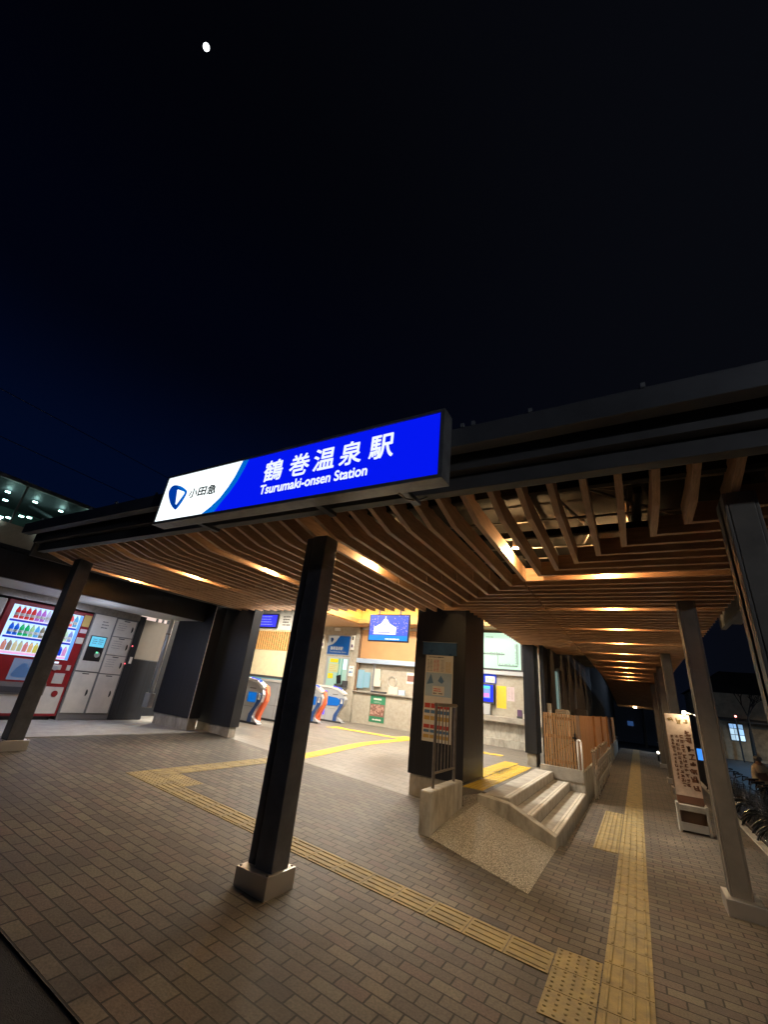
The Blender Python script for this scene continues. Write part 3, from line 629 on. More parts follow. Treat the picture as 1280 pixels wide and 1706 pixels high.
# blue station name plate inside
bs = thing('office_sign', 'blue and white name plate above the ticket office window', 'sign', (-10.3, YW, 3.1))
fr = flat('frame', -10.84, -9.72, 2.72, 3.50, YW - 0.003, M['alu'], bs, 0.03)
flat('plate', -10.81, -9.75, 2.75, 3.47, YW - 0.034, M['signblue'], bs, 0.004)
M['platewhite'] = emit('plate_white', (0.62,0.60,0.56), 0.35)
b = MB(); b.prism([(-10.81,3.47),(-10.26,3.47),(-10.42,3.26),(-10.56,3.14),(-10.81,3.06)], YW - 0.043, YW - 0.0395, 'y'); obj('corner_field', b, M['platewhite'], bs)
b = MB(); b.prism([(-10.70,3.38),(-10.62,3.40),(-10.54,3.34),(-10.62,3.20),(-10.68,3.26)], YW - 0.048, YW - 0.0442, 'y'); obj('emblem', b, M['navy'], bs)
text('lettering', '鶴巻温泉駅', M['platewhite'], bs, (-10.66, YW - 0.040, 2.92), (1,0,0), (0,0,1), 0.62, 0.13, dep=0.003, bold=0.004)
text('lettering', 'Tsurumaki-onsen Station', M['platewhite'], bs, (-10.68, YW - 0.040, 2.82), (1,0,0), (0,0,1), 0.82, 0.06, dep=0.003)
for x in (-11.2, -9.66):
    p_ = flat('small_framed_notice', x, x + 0.17, 2.95, 3.52, YW - 0.062 if x > -10 else YW + 0.0, M['paper'], None, 0.02)
    tag(p_, 'small framed notice right of the blue name plate' if x > -10 else 'small framed notice left of the blue name plate', 'notice')
    yy = (YW - 0.082) if x > -10 else YW - 0.02
    rows(p_, 'print', x + .03, x + .14, 3.3, 3.48, yy - 0.001, 1, M['ink'], 0.8); rows(p_, 'print', x + .02, x + .15, 3.0, 3.2, yy - 0.001, 1, M['purple'], 0.8)
b = MB(); b.box(-10.55, -10.27, YW - 0.09, YW - 0.002, 3.68, 3.80); tag(obj('wall_box', b, M['white'], bevel=0.01), 'small white fitting on the wall above the blue name plate', 'fitting')

# hall ceiling and cove
M['ceilwhite'] = mat('ceiling_board', (0.45,0.27,0.13), 0.6, noise=0.15, nscale=2, stretch=(1,10,1))
b = MB(); b.box(-9.2, -2.2, YB + 0.15, 13.9, 4.75, 4.8); b.box(-9.25, -9.2, YB + .15, 13.9, 3.9, 4.8); b.box(-2.3, -2.25, YB + 1.2, 14.4, 3.18, 4.8); b.box(-9.2, -2.3, YB + 0.12, YB + 0.15, 3.43, 4.8)
obj('ceiling', b, M['ceilwhite'], hall)
b = MB(); b.box(-9.199, -2.3, 14.10, 14.13, 3.86, 4.75); obj('cove_back', b, M['goldwood'], hall)
b = MB(); b.box(-9.18, -9.15, YB+.2, 14.09, 3.95, 4.75); obj('cove_back', b, M['goldwood'], hall)
b = MB(); b.box(-9.14, -2.3, 13.62, 13.68, 3.88, 4.03); b.box(-9.02, -8.96, 7.2, 13.619, 3.88, 4.03); obj('cove_trim', b, M['goldwood'], hall)
b = MB(); b.box(-9.02, -2.3, 13.681, 14.39, 3.86, 3.90); b.prism([(-9.021,11.0),(-9.6,11.0),(-12.0,13.8),(-12.0,14.39),(-9.021,14.39)], 3.84, 3.90, 'z'); obj('soffit_board', b, M['orangeboard'], hall)
jb = MB()
for x in (-8.0, -7.2, -6.3, -5.4): jb.box(x - 0.006, x + 0.006, 14.092, 14.099, 3.93, 4.74)
obj('cove_joint', jb, M['pillarwood'], hall)
b = MB(); b.tube((-10.3,12.2,3.832),(-10.3,12.2,3.839),0.09,n=16); obj('downlight', b, emit('hall_downlight', (1,0.85,0.6), 6), hall)
# enclosing outer skin of the hall (keeps light inside)
b = MB(); b.box(-25, -2.25, 22.6, 22.8, 0.3, 5.4); b.box(-25, -2.2, YB + 0.2, 22.8, 5.3, 5.4); b.box(-1.89, -1.80, 10.9, 22.8, 0.2, 4.9); b.box(-25,-24.9,7.2,22.8,0.3,5.4); b.box(-25,-9.4,7.1,7.2,3.2,5.4)
obj('outer_wall', b, M['clad'], hall)
b = MB(); b.box(-25, -9.5, 7.3, 22.6, 0.36, 0.405); struct(obj('platform_floor', b, M['padconc']))
# far interior wall seen over the gates
YR = 18.0
iw = thing('inner_wall', 'cream wall with wooden slat band and white board seen over the ticket gates', 'wall', (-17, YR, 0.4))
obj('wall', MB().box(-20.5, -11.2, YR, YR + 0.2, 1.72, 5.3), M['cream'], iw)
obj('base_beam', MB().box(-20.5, -11.2, YR - 0.05, YR + 0.2, 1.60, 1.72), M['darkgrey'], iw)
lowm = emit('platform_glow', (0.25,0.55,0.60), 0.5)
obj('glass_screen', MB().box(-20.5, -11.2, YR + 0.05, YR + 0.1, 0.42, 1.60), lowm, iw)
b = MB(); b.box(-20.5, -11.2, YR - 0.004, YR - 0.001, 3.06, 4.05); obj('band_back', b, mat('band_dark', (0.09,0.05,0.03), 0.8), iw)
b = MB()
x = -18.6
while x < -11.3: b.box(x, x + 0.09, YR - 0.05, YR - 0.006, 3.05, 4.06); x += 0.17
obj('slat_band', b, wood('bright_slat_wood', (0.80,0.46,0.17), (0.66,0.34,0.11), (6,6,0.8)), iw)
obj('white_board', MB().box(-18.9, -15.6, YR - 0.03, YR - 0.001, 4.15, 5.25), M['white'], iw)
dsp = thing('departure_display', 'blue lit departure display above the wooden slats behind the ticket gates', 'display', (-18, YR - 0.1, 4.6))
obj('casing', MB().box(-18.78, -17.25, YR - 0.14, YR - 0.035, 4.22, 5.02), M['black'], dsp)
obj('screen', MB().box(-18.72, -17.31, YR - 0.147, YR - 0.141, 4.28, 4.96), emit('display_blue', (0.05,0.05,0.9), 0.9), dsp)
rows(dsp, 'print', -18.6, -17.4, 4.34, 4.92, YR - 0.149, 4, emit('display_text', (0.35,0.4,1.0), 0.9), 0.3)
rows(iw, 'print', -17.0, -16.3, 4.35, 4.95, YR - 0.032, 4, M['ink'], 0.55)

# hanging TV
tv = thing('hanging_television', 'flat television with blue castle-like night picture hanging from the hall ceiling', 'television', (-6.0, 10.5, 3.2))
tv['label'] = 'flat television with a blue picture of a white roofed building, hung from the hall ceiling'
obj('casing', MB().box(-6.52, -5.22, 10.5, 10.56, 2.86, 3.62), M['black'], tv, bevel=0.008)
obj('screen', MB().box(-6.49, -5.25, 10.493, 10.499, 2.895, 3.59), emit('tv_blue', (0.05,0.10,0.75), 0.9), tv)
obj('bracket', MB().box(-6.25, -6.21, 10.52, 10.54, 3.62, 4.75).box(-5.55, -5.51, 10.52, 10.54, 3.62, 4.75), M['steel_black'], tv)
y_ = 10.489
obj('picture_ground', MB().box(-6.49, -5.25, y_, y_ + 0.003, 2.895, 3.03), emit('tv_teal', (0.0,0.22,0.75), 0.9), tv)
bw = MB(); bw.box(-6.34, -5.62, y_, y_+0.003, 3.06, 3.27); bw.prism([(-6.30,3.27),(-6.12,3.36),(-6.03,3.48),(-5.98,3.50),(-5.93,3.48),(-5.84,3.36),(-5.66,3.27)], y_, y_+0.003, 'y'); bw.box(-5.995, -5.965, y_, y_+0.003, 3.49, 3.56)
obj('picture_building', bw, emit('tv_white', (0.85,0.9,1.0), 1.1), tv)
br = MB()
for i in range(90):
    x = random.choice([random.uniform(-6.48,-6.22), random.uniform(-5.72,-5.27)]); z = random.uniform(3.05, 3.57); r = random.uniform(0.008, 0.022); br.box(x, x + r, y_-0.003, y_-0.0005, z, z + r)
obj('picture_blossom', br, emit('tv_violet', (0.55,0.45,0.95), 0.9), tv)
bd = MB(); bd.prism([(-6.28,3.275),(-6.12,3.30),(-5.98,3.31),(-5.84,3.30),(-5.70,3.275),(-5.98,3.335)], y_-0.003, y_-0.0005, 'y'); bd.box(-6.2, -5.8, y_-.003, y_-.0005, 3.10, 3.12)
obj('picture_shadow', bd, emit('tv_dark', (0.05,0.06,0.35), 0.6), tv)
rows(tv, 'caption', -6.0, -5.30, 2.905, 2.965, y_ - 0.001, 1, emit('tv_text', (0.8,0.9,1), 1.0), 0.7)

# route map board, ticket machine, notices, ledge
rm = thing('route_map_board', 'large backlit mint route map on the wall right of the wide black pillar', 'route map', (-3.9, YW, 3.1))
obj('frame', MB().box(-5.9, -2.98, YW - 0.10, YW - 0.005, 2.58, 3.80), M['darkgrey'], rm)
def mapmat():
    m = emit('route_map_face', (0.50,0.78,0.60), 1.05); return m
obj('face', MB().box(-5.86, -3.04, YW - 0.106, YW - 0.101, 2.63, 3.76), mapmat(), rm)
b = MB(); y1 = YW - 0.112; y2 = YW - 0.1075
b.box(-4.6, -3.55, y1, y2, 3.07, 3.085); b.box(-3.775, -3.765, y1, y2, 2.735, 3.07); b.box(-3.775, -3.14, y1, y2, 2.725, 2.738); b.box(-3.155, -3.142, y1, y2, 2.738, 3.42)
for i in range(40): x = -4.58 + i * 0.026; hh = random.uniform(0.015, 0.06); b.box(x, x + 0.009, y1, y2, 3.085, 3.085 + hh); b.box(x, x + 0.007, y1, y2, 3.07 - hh * 0.7, 3.07)
for i in range(22): x = -3.74 + i * 0.027; hh = random.uniform(0.015, 0.08); b.box(x, x + 0.009, y1, y2, 2.738, 2.738 + hh); b.box(x, x + 0.007, y1, y2, 2.70, 2.725)
for i in range(24): z = 2.80 + i * 0.026; hh = random.uniform(0.02, 0.07); b.box(-3.155 - hh, -3.155, y1, y2, z, z + 0.008); b.box(-3.142, -3.10, y1, y2, z, z + 0.006)
obj('route_line', b, M['ink'], rm)
rows(rm, 'print', -4.2, -3.8, 3.60, 3.64, y2, 1, M['ink'], 0.5)
obj('shelf', MB().box(-5.9, -2.98, YW - 0.12, YW - 0.002, 2.45, 2.57), M['alu'], rm)
tm = thing('ticket_machine', 'blue glowing ticket machine with a screen set in the wall below the route map', 'ticket machine', (-4.2, YW, 1.8))
obj('body', MB().box(-4.9, -3.90, YW - 0.14, YW - 0.002, 1.56, 2.14), M['darkgrey'], tm, bevel=0.01)
M['blueglow'] = emit('machine_blue_glow', (0.0,0.02,1.0), 1.3)
obj('blue_surround', MB().box(-4.88, -3.93, YW - 0.155, YW - 0.141, 1.62, 2.11), M['blueglow'], tm)
obj('screen', MB().box(-4.8, -4.02, YW - 0.162, YW - 0.156, 1.72, 2.08), emit('ticket_screen', (0.20,0.32,0.75), 1.0), tm)
obj('screen_header', MB().box(-4.8, -4.02, YW - 0.167, YW - 0.163, 2.0, 2.08), emit('ticket_screen_green', (0.1,0.75,0.55), 1.0), tm)
obj('screen_pink', MB().box(-4.7, -4.05, YW - 0.167, YW - 0.163, 1.75, 1.86), emit('ticket_screen_pink', (0.8,0.25,0.8), 0.9), tm)
obj('blue_header', MB().box(-4.9, -3.86, YW - 0.05, YW - 0.002, 2.18, 2.44), emit('blue_header_lit', (0.0,0.05,0.75), 0.7), tm)
text('lettering', 'きっぷ', M['ink'], tm, (-4.16, YW - 0.066, 2.24), (1,0,0), (0,0,1), 0.24, 0.09, dep=0.003)
obj('header_card', MB().box(-4.2, -3.89, YW - 0.06, YW - 0.051, 2.19, 2.38), M['paper'], tm)
obj('coin_tray', MB().box(-4.6, -4.02, YW - 0.16, YW - 0.01, 1.24, 1.55), M['gatebody'], tm, bevel=0.01)
n1 = flat('yellow_notice', -3.85, -3.55, 1.465, 2.12, YW - 0.002, M['papery'], None); tag(n1, 'tall yellow notice beside the blue ticket machine', 'notice'); rows(n1, 'print', -3.82, -3.58, 1.55, 2.05, YW - 0.007, 14, M['inkgold'], 0.3, 3)
n2 = flat('pink_notice', -3.52, -3.29, 1.70, 2.11, YW - 0.002, M['paperpink'], None); tag(n2, 'pale pink notice right of the tall yellow notice', 'notice'); rows(n2, 'print', -3.50, -3.31, 1.75, 2.08, YW - 0.007, 14, M['ink'], 0.2, 2)
n3 = thing('leaflet_holder', 'dark purple leaflet holder on the concrete ledge by the narrow pillar', 'leaflet holder', (-3.1, YW, 1.3))
flat('leaflet', -3.20, -3.06, 1.245, 1.48, YW - 0.06, M['purple'], n3, 0.02); flat('holder', -3.21, -3.05, 1.241, 1.30, YW - 0.08, M['darkgrey'], n3, 0.03); flat('leaflet', -3.03, -2.97, 1.245, 1.38, YW - 0.06, M['paper'], n3, 0.02)
ld = thing('wall_ledge', 'stepped concrete ledge and bench along the wall under the route map', 'ledge', (-3.6, YW, 0.42))
obj('ledge_top', MB().box(-6.5, -2.30, YW - 0.30, YW - 0.003, 1.08, 1.235), M['conc'], ld, bevel=0.01)
obj('ledge_front', MB().box(-6.5, -2.30, YW - 0.12, YW - 0.003, 0.62, 1.078), M['concdirty'], ld)
obj('bench_base', MB().box(-6.5, -2.30, YW - 0.34, YW - 0.003, 0.42, 0.618), M['concdirty'], ld)

# ticket gates
def gate(y, label, orange=True):
    t = thing('ticket_gate', label, 'ticket gate', (0, y, 0), 'row of automatic ticket gates')
    F = -8.78; zb = 0.42
    body = [(F-0.06,zb+0.02),(F-1.75,zb+0.02),(F-1.75,1.40),(F-1.55,1.50),(F-0.75,1.50),(F-0.38,1.44),(F-0.13,1.30),(F-0.05,1.17),(F-0.10,0.98),(F-0.30,0.78),(F-0.36,0.62)]
    obj('body', MB().prism(body, y - 0.09, y + 0.09, 'y'), M['gatebody'], t)
    top = [(F-1.75,1.402),(F-1.55,1.502),(F-0.75,1.502),(F-0.38,1.442),(F-0.10,1.31),(F-0.08,1.36),(F-0.36,1.52),(F-0.75,1.57),(F-1.55,1.57),(F-1.75,1.46)]
    obj('top_cover', MB().prism(top, y - 0.105, y + 0.105, 'y'), M['gatewhite'], t)
    obj('led_strip', MB().prism([(F-0.60,1.555),(F-0.36,1.535),(F-0.20,1.45),(F-0.20,1.475),(F-0.36,1.55),(F-0.60,1.585)], y - 0.112, y - 0.106, 'y'), M['gateled'], t)
    obj('side_panel', MB().box(F-0.62, F-0.27, y - 0.098, y - 0.091, 0.93, 1.22), M['alu'], t)
    obj('blue_panel', MB().box(F-0.60, F-0.29, y - 0.104, y - 0.099, 0.95, 1.20) if orange else MB().prism([(F-0.78,0.93),(F-0.32,0.95),(F-0.20,1.05),(F-0.22,1.14),(F-0.40,1.21),(F-0.78,1.23)], y - 0.104, y - 0.099, 'y'), M['gateblue'], t)
    band = [(F-0.25,1.20),(F-0.08,1.20),(F-0.08,1.0),(F-0.22,0.80),(F-0.30,0.62),(F-0.30,zb+0.05),(F-0.46,zb+0.05),(F-0.44,0.66),(F-0.30,0.86),(F-0.24,0.98)]
    obj('navy_band', MB().prism(band, y - 0.112, y - 0.1055, 'y'), M['navy'], t)
    b = MB(); b.box(F-0.21, F-0.12, y - 0.117, y - 0.1125, 1.03, 1.08); b.box(F-0.20, F-0.17, y - 0.117, y - 0.1125, 1.08, 1.15); b.box(F-0.15, F-0.12, y - 0.117, y - 0.1125, 1.08, 1.15); b.ball((F-0.19,y-0.115,1.17),0.018,6); b.ball((F-0.135,y-0.115,1.17),0.018,6); obj('pictogram', b, M['paper'], t)
    oc = [(F-0.20,1.42),(F-0.08,1.38),(F-0.01,1.20),(F-0.01,1.02),(F-0.12,0.78),(F-0.19,0.62),(F-0.19,zb+0.06),(F-0.32,zb+0.06),(F-0.30,0.66),(F-0.22,0.84),(F-0.09,1.0),(F-0.09,1.2),(F-0.14,1.34)]
    if orange: obj('orange_band', MB().prism(oc, y + 0.02, y + 0.135, 'y'), M['orange'], t)
    else: obj('led_column', MB().box(F-0.98, F-0.86, y - 0.096, y - 0.091, 0.62, 1.40), M['gateled'], t)
    obj('card_reader', MB().prism([(F-0.44,1.535),(F-0.30,1.478),(F-0.29,1.50),(F-0.43,1.557)], y - 0.06, y + 0.06, 'y'), M['gateblue'], t)
    obj('panel_seam', MB().box(F-1.74, F-0.38, y - 0.0925, y - 0.0905, 0.84, 0.848).box(F-0.82, F-0.812, y - 0.0925, y - 0.0905, 0.46, 1.38).box(F-0.60, F-0.36, y - 0.0925, y - 0.0905, 1.29, 1.315), M['lockerg'], t)
    obj('foot', MB().box(F-1.75, F-0.10, y - 0.10, y + 0.12, zb - 0.01, zb + 0.055), M['darkgrey'], t)
    obj('flap', MB().box(F-0.95, F-0.90, y + 0.091, y + 0.30, 0.95, 1.25), M['gateblue'], t)
    return t
for y, l in ((9.25, 'nearest ticket gate, silver with orange and navy bands, beside the black wall panel'), (10.6, 'ticket gate mostly hidden behind the middle black column'), (11.95, 'ticket gate with orange band just right of the middle black column'), (13.25, 'farthest ticket gate, beside the stone counter wall, with a long blue panel')):
    gate(y, l, y < 13)

# ================================================================ MAIN SIGN
ms = thing('station_name_sign', 'large backlit blue and white station name sign mounted on the canopy edge', 'sign', (-2.5, 2.25, 3.2))
YS = 2.20
SX0, SX1, SZ0, SZ1 = -4.115, -0.937, 2.915, 3.475
M['signframe'] = mat('sign_frame_alu', (0.30,0.31,0.32), 0.45, metal=0.4, noise=0.25, nscale=12)
b = MB()
b.box(SX0, SX1, YS, YS + 0.14, SZ1 - 0.025, SZ1); b.box(SX0, SX1, YS, YS + 0.14, SZ0, SZ0 + 0.03); b.box(SX0, SX0 + 0.022, YS + .001, YS + 0.139, SZ0 + 0.03, SZ1 - 0.025); b.box(SX1 - 0.035, SX1, YS + .001, YS + 0.139, SZ0 + 0.03, SZ1 - 0.025)
obj('frame', b, M['signframe'], ms, bevel=0.003)
obj('back_panel', MB().box(SX0 + 0.022, SX1 - 0.035, YS + 0.05, YS + 0.138, SZ0 + 0.03, SZ1 - 0.025), M['signframe'], ms)
M['sblue'] = emit('sign_face_blue', (0.001,0.008,0.82), 1.05); M['swhite'] = emit('sign_face_white', (0.90,1.0,1.0), 1.5); M['sletter'] = emit('sign_letter_white', (0.85,0.92,1.0), 1.05)
M['sazure'] = emit('sign_sweep_azure', (0.0,0.14,0.62), 1.0); M['slogo'] = emit('logo_blue', (0.0,0.05,0.42), 0.8); M['slogo2'] = emit('logo_light_blue', (0.0,0.16,0.70), 0.9); M['sink'] = mat('logo_lettering_ink', (0.01,0.015,0.03), 0.5)
obj('blue_face', MB().box(SX0 + 0.022, SX1 - 0.035, YS + 0.012, YS + 0.049, SZ0 + 0.03, SZ1 - 0.025), M['sblue'], ms)
a0, a1, b0, b1 = SX0 + 0.023, SX1, SZ0 + 0.031, SZ1 - 0.026
def arc(pts): return pts
edge_w = [(-2.975,b1),(-2.995,3.39),(-3.03,3.29),(-3.085,3.19),(-3.16,3.09),(-3.26,3.01),(-3.37,b0)]
edge_a = [(-2.90,b1),(-2.925,3.37),(-2.96,3.25),(-3.0,3.15),(-3.05,3.05),(-3.12,b0)]
y3 = YS + 0.008
b = MB(); b.prism([(a0,b0),(a0,b1)] + edge_w, y3, YS + 0.0115, 'y'); obj('white_field', b, M['swhite'], ms)
b = MB(); b.prism(edge_w[::-1] + [(-2.90,b1),(-2.93,3.36),(-2.985,3.23),(-3.05,3.13),(-3.12,3.05),(-3.20,b0)][0:], y3 + 0.0005, YS + 0.0113, 'y'); obj('azure_sweep', b, M['sazure'], ms)
# emblem: leaning rounded shield with a white arrowhead
def bez(pts, n=8):
    out = []; N = len(pts)
    for i in range(N):
        p0, p1, p2, p3 = pts[(i-1) % N], pts[i], pts[(i+1) % N], pts[(i+2) % N]
        for k_ in range(n):
            t = k_ / n
            out.append(tuple(0.5 * (2*p1[j] + (p2[j]-p0[j])*t + (2*p0[j]-5*p1[j]+4*p2[j]-p3[j])*t*t + (3*p1[j]-p0[j]-3*p2[j]+p3[j])*t**3) for j in (0,1)))
    return out
b = MB(); b.prism(bez([(-4.02,3.27),(-3.985,3.345),(-3.86,3.325),(-3.735,3.262),(-3.70,3.215),(-3.735,3.12),(-3.79,3.052),(-3.83,3.06),(-3.93,3.14)]), YS + 0.004, YS + 0.0078, 'y'); obj('emblem', b, M['slogo'], ms)
b = MB(); b.prism(bez([(-3.90,3.325),(-3.80,3.297),(-3.725,3.25),(-3.705,3.215),(-3.735,3.125),(-3.785,3.06),(-3.76,3.13),(-3.745,3.20),(-3.79,3.26)]), YS + 0.0025, YS + 0.0038, 'y'); obj('emblem_edge', b, M['slogo2'], ms)
b = MB(); b.prism([(-3.872,3.276),(-3.862,3.281),(-3.745,3.238),(-3.732,3.222),(-3.738,3.205),(-3.803,3.108),(-3.815,3.102),(-3.824,3.112)], YS + 0.001, YS + 0.0022, 'y'); obj('emblem_arrow', b, M['swhite'], ms)
for i, (ch, x0_, x1_, zz0, zz1) in enumerate((('小',-3.655,-3.535,3.155,3.252),('田',-3.515,-3.40,3.157,3.247),('急',-3.38,-3.255,3.152,3.252))):
    text('lettering', ch, M['sink'], ms, (x0_, YS + 0.0065, zz0), (1,0,0), (0,0,1), x1_-x0_, zz1-zz0, dep=0.0, bold=0.0033)
for ch, x0_, x1_, zz0, zz1 in (('鶴',-2.645,-2.43,3.168,3.372),('巻',-2.345,-2.135,3.166,3.372),('温',-2.085,-1.875,3.172,3.372),('泉',-1.82,-1.62,3.17,3.376),('駅',-1.545,-1.34,3.17,3.372)):
    text('lettering', ch, M['sletter'], ms, (x0_, YS + 0.0105, zz0), (1,0,0), (0,0,1), x1_-x0_, zz1-zz0, dep=0.0, bold=0.0042)
text('lettering', 'Tsurumaki-onsen Station', M['sletter'], ms, (-2.645, YS + 0.0105, 3.045), (1,0,0), (0,0,1), 1.10, 0.088, dep=0.0, bold=0.0032)
for x in (-3.6, -2.1, -1.3): obj('bracket', MB().box(x - 0.03, x + 0.03, YS + 0.141, 2.60, SZ0 + 0.02, SZ0 + 0.05), M['steel_black'], ms)
for x in (-3.61, -1.31): obj('bracket', MB().box(x - 0.03, x + 0.03, YS + 0.141, 2.35, 3.30, 3.33), M['steel_black'], ms)
b = MB(); b.path([(-1.32, YS+0.12, SZ0+.0),(-1.30, YS+0.2, 2.90),(-1.28, 2.55, 2.95),(-1.22, 2.72, 3.08),(-1.1, 3.0, 3.25)], 0.007); obj('cable', b, M['rail'], ms)

# ================================================================ VENDING MACHINE + LOCKERS + RECESS (faces +x)
XV = -9.86
def fx(name, y0, y1, z0_, z1, m, parent, th=0.004, off=0.0, bevel=0):
    return obj(name, MB().box(XV + off, XV + off + th, y0, y1, z0_, z1), m, parent, bevel=bevel)
vm = thing('vending_machine', 'red drinks vending machine with brightly lit bottle display behind the left column', 'vending machine', (XV, 4.0, 0.44))
obj('body', MB().box(XV - 0.7, XV, 3.24, 4.735, 0.50, 2.47), M['red'], vm, bevel=0.015)
obj('foot', MB().box(XV - 0.6, XV - 0.06, 3.30, 4.66, 0.43, 0.498), M['black'], vm)
glow = emit('display_case_back', (0.50,0.72,1.0), 1.25)
obj('display_window', MB().box(XV + 0.001, XV + 0.010, 3.34, 4.56, 1.515, 2.39), glow, vm)
obj('window_side', MB().box(XV + 0.0105, XV + 0.022, 4.50, 4.555, 1.52, 2.385), emit('display_side_blue', (0.15,0.42,1.0), 0.9), vm)
shelfm = emit('price_strip_blue', (0.01,0.03,0.50), 0.9); pinkm = emit('price_strip_pink', (0.85,0.45,0.75), 1.0)
for i, z in enumerate((2.09, 1.80, 1.53)):
    o_ = obj('shelf', MB().box(XV + 0.0105, XV + 0.035, 3.36, 4.49, z, z + 0.035), shelfm if i < 2 else pinkm, vm)
    o2 = obj('price_strip', MB().box(XV + 0.0355, XV + 0.040, 3.38, 4.47, z + 0.036, z + 0.052), emit('price_lit', (0.9,0.8,0.9), 0.9), vm)
bc = [[(0.55,0.03,0.03)]*4 + [(0.45,0.15,0.6)]*2 + [(0.55,0.55,0.8)] + [(0.2,0.5,0.8)] + [(0.8,0.35,0.1),(0.85,0.75,0.1),(0.75,0.7,0.1),(0.8,0.1,0.1),(0.1,0.4,0.7)],
      [(0.0,0.10,0.7)]*2 + [(0.0,0.45,0.15)]*2 + [(0.35,0.6,0.3),(0.1,0.4,0.8),(0.2,0.18,0.12)] + [(0.6,0.6,0.2)]*2 + [(0.55,0.75,0.1),(0.6,0.8,0.1),(0.5,0.7,0.5),(0.25,0.3,0.7)],
      [(0.6,0.25,0.2),(0.25,0.2,0.15),(0.6,0.55,0.35),(0.5,0.5,0.3),(0.6,0.2,0.2),(0.7,0.45,0.2),(0.6,0.55,0.1)] + [(0.4,0.3,0.2)]*2 + [(0.4,0.3,0.6),(0.0,0.05,0.7),(0.0,0.05,0.7),(0.7,0.3,0.6)]]
bmats = {}
for r_i, (zb_, hb) in enumerate(((2.145, 0.235), (1.855, 0.225), (1.585, 0.19))):
    for k_ in range(13):
        c = bc[r_i][k_]
        if c not in bmats: bmats[c] = emit('drink_label', tuple(x * 1.0 for x in c), 0.8)
        y = 3.425 + k_ * 0.084; r = 0.0365 if r_i < 2 else 0.035; x = XV + 0.045
        if y > 4.47: continue
        o_ = obj('drink_bottle', MB().tube((x,y,zb_),(x,y,zb_+hb*0.62),r,n=10).tube((x,y,zb_+hb*0.62),(x,y,zb_+hb*0.85),r,r*0.45,n=10), bmats[c], vm, smooth=False)
        obj('cap', MB().tube((x,y,zb_+hb*0.851),(x,y,zb_+hb*0.95),r*0.48,n=8), M['paper'], o_)
        if r_i < 2: obj('label', MB().tube((x,y,zb_+hb*0.2),(x,y,zb_+hb*0.42),r*1.04,n=10), bmats[bc[2][(k_*5+r_i) % 13]] if bc[2][(k_*5+r_i) % 13] in bmats else M['paper'], o_)
fx('poster', 3.69, 4.04, 1.10, 1.47, emit('sticker_blue', (0.30,0.40,0.62), 0.25), vm, off=0.002)
b = MB(); b.prism(bez([(3.75,1.16),(3.98,1.16),(4.00,1.27),(3.93,1.38),(3.84,1.38),(3.76,1.27)]), XV + 0.0065, XV + 0.009, 'x'); obj('sticker_motif', b, M['inkblue'], vm)
fx('white_lower_panel', 3.27, 4.69, 0.55, 1.02, M['lockerw'], vm, off=0.002)
fx('dispensing_slot', 3.27, 4.36, 0.86, 1.07, M['lockerg'], vm, th=0.02, off=0.007); fx('slot_flap', 3.32, 4.30, 0.89, 0.99, M['darkgrey'], vm, th=0.01, off=0.028)
fx('coin_panel', 4.30, 4.50, 1.33, 1.42, M['lockerw'], vm, off=0.003, th=0.01); fx('coin_display', 4.29, 4.43, 1.44, 1.475, emit('coin_display_lit', (0.8,0.9,1.0), 1.0), vm, off=0.003)
b = MB(); b.tube((XV+0.013, 4.40, 1.36),(XV+0.025,4.40,1.36),0.045,n=16); obj('coin_knob', b, M['alu'], vm)
fx('notice', 4.43, 4.62, 1.08, 1.27, M['lockerw'], vm, off=0.003); fx('notice', 4.18, 4.30, 1.08, 1.30, M['lockerw'], vm, off=0.003); fx('notice', 4.60, 4.67, 1.33, 1.43, M['lockerw'], vm, off=0.003); fx('notice', 4.58, 4.72, 2.19, 2.42, M['inkgold'], vm, off=0.003); fx('notice', 4.59, 4.72, 2.06, 2.14, M['paperpink'], vm, off=0.003); fx('notice', 4.58, 4.72, 1.85, 1.97, M['lockerw'], vm, off=0.003)
fx('mark_green', 3.29, 3.42, 0.74, 0.84, M['inkgreen'], vm, off=0.0065)
b = MB(); b.tube((XV+0.006, 4.56, 0.90),(XV+0.016,4.56,0.90),0.055,n=18); obj('lock_plate', b, M['red'], vm)
# neighbour machine cut by the frame
vn = thing('white_vending_machine', 'plain white machine cut off by the left edge beside the red vending machine', 'vending machine', (XV, 2.5, 0.44))
obj('body', MB().box(XV - 0.7, XV, 2.0, 3.22, 0.44, 2.46), M['lockerw'], vn, bevel=0.015); fx('dark_window', 2.1, 3.0, 1.5, 2.2, M['lockerg'], vn)
# lockers
lk = thing('coin_lockers', 'cream coin locker unit with a lit control screen between the red machine and dark cabinet', 'coin lockers', (XV, 5.2, 0.44))
obj('carcass', MB().box(XV - 0.6, XV - 0.004, 4.75, 5.74, 0.44, 2.50), M['lockerg'], lk)
def door(y0, y1, z0_, z1, vent=True, hy=None):
    d = fx('locker_door', y0, y1, z0_, z1, M['lockerw'], lk, th=0.018, off=-0.003, bevel=0.004)
    if vent: fx('vent', (y0+y1)/2 - 0.07, (y0+y1)/2 + 0.06, z1 - 0.035, z1 - 0.018, M['black'], d, off=0.0155)
    if hy: 
        b = MB(); b.prism(bez([(hy, (z0_+z1)/2 - 0.06),(hy+0.03,(z0_+z1)/2 - 0.03),(hy+0.03,(z0_+z1)/2 + 0.03),(hy,(z0_+z1)/2 + 0.06)],6), XV+0.0155, XV+0.022, 'x'); obj('handle', b, M['black'], d)
    return d
door(4.775, 5.215, 0.565, 1.325, True, 5.12); door(5.26, 5.70, 0.565, 1.315, True, 5.60)
door(4.775, 5.225, 1.35, 2.485, False); 
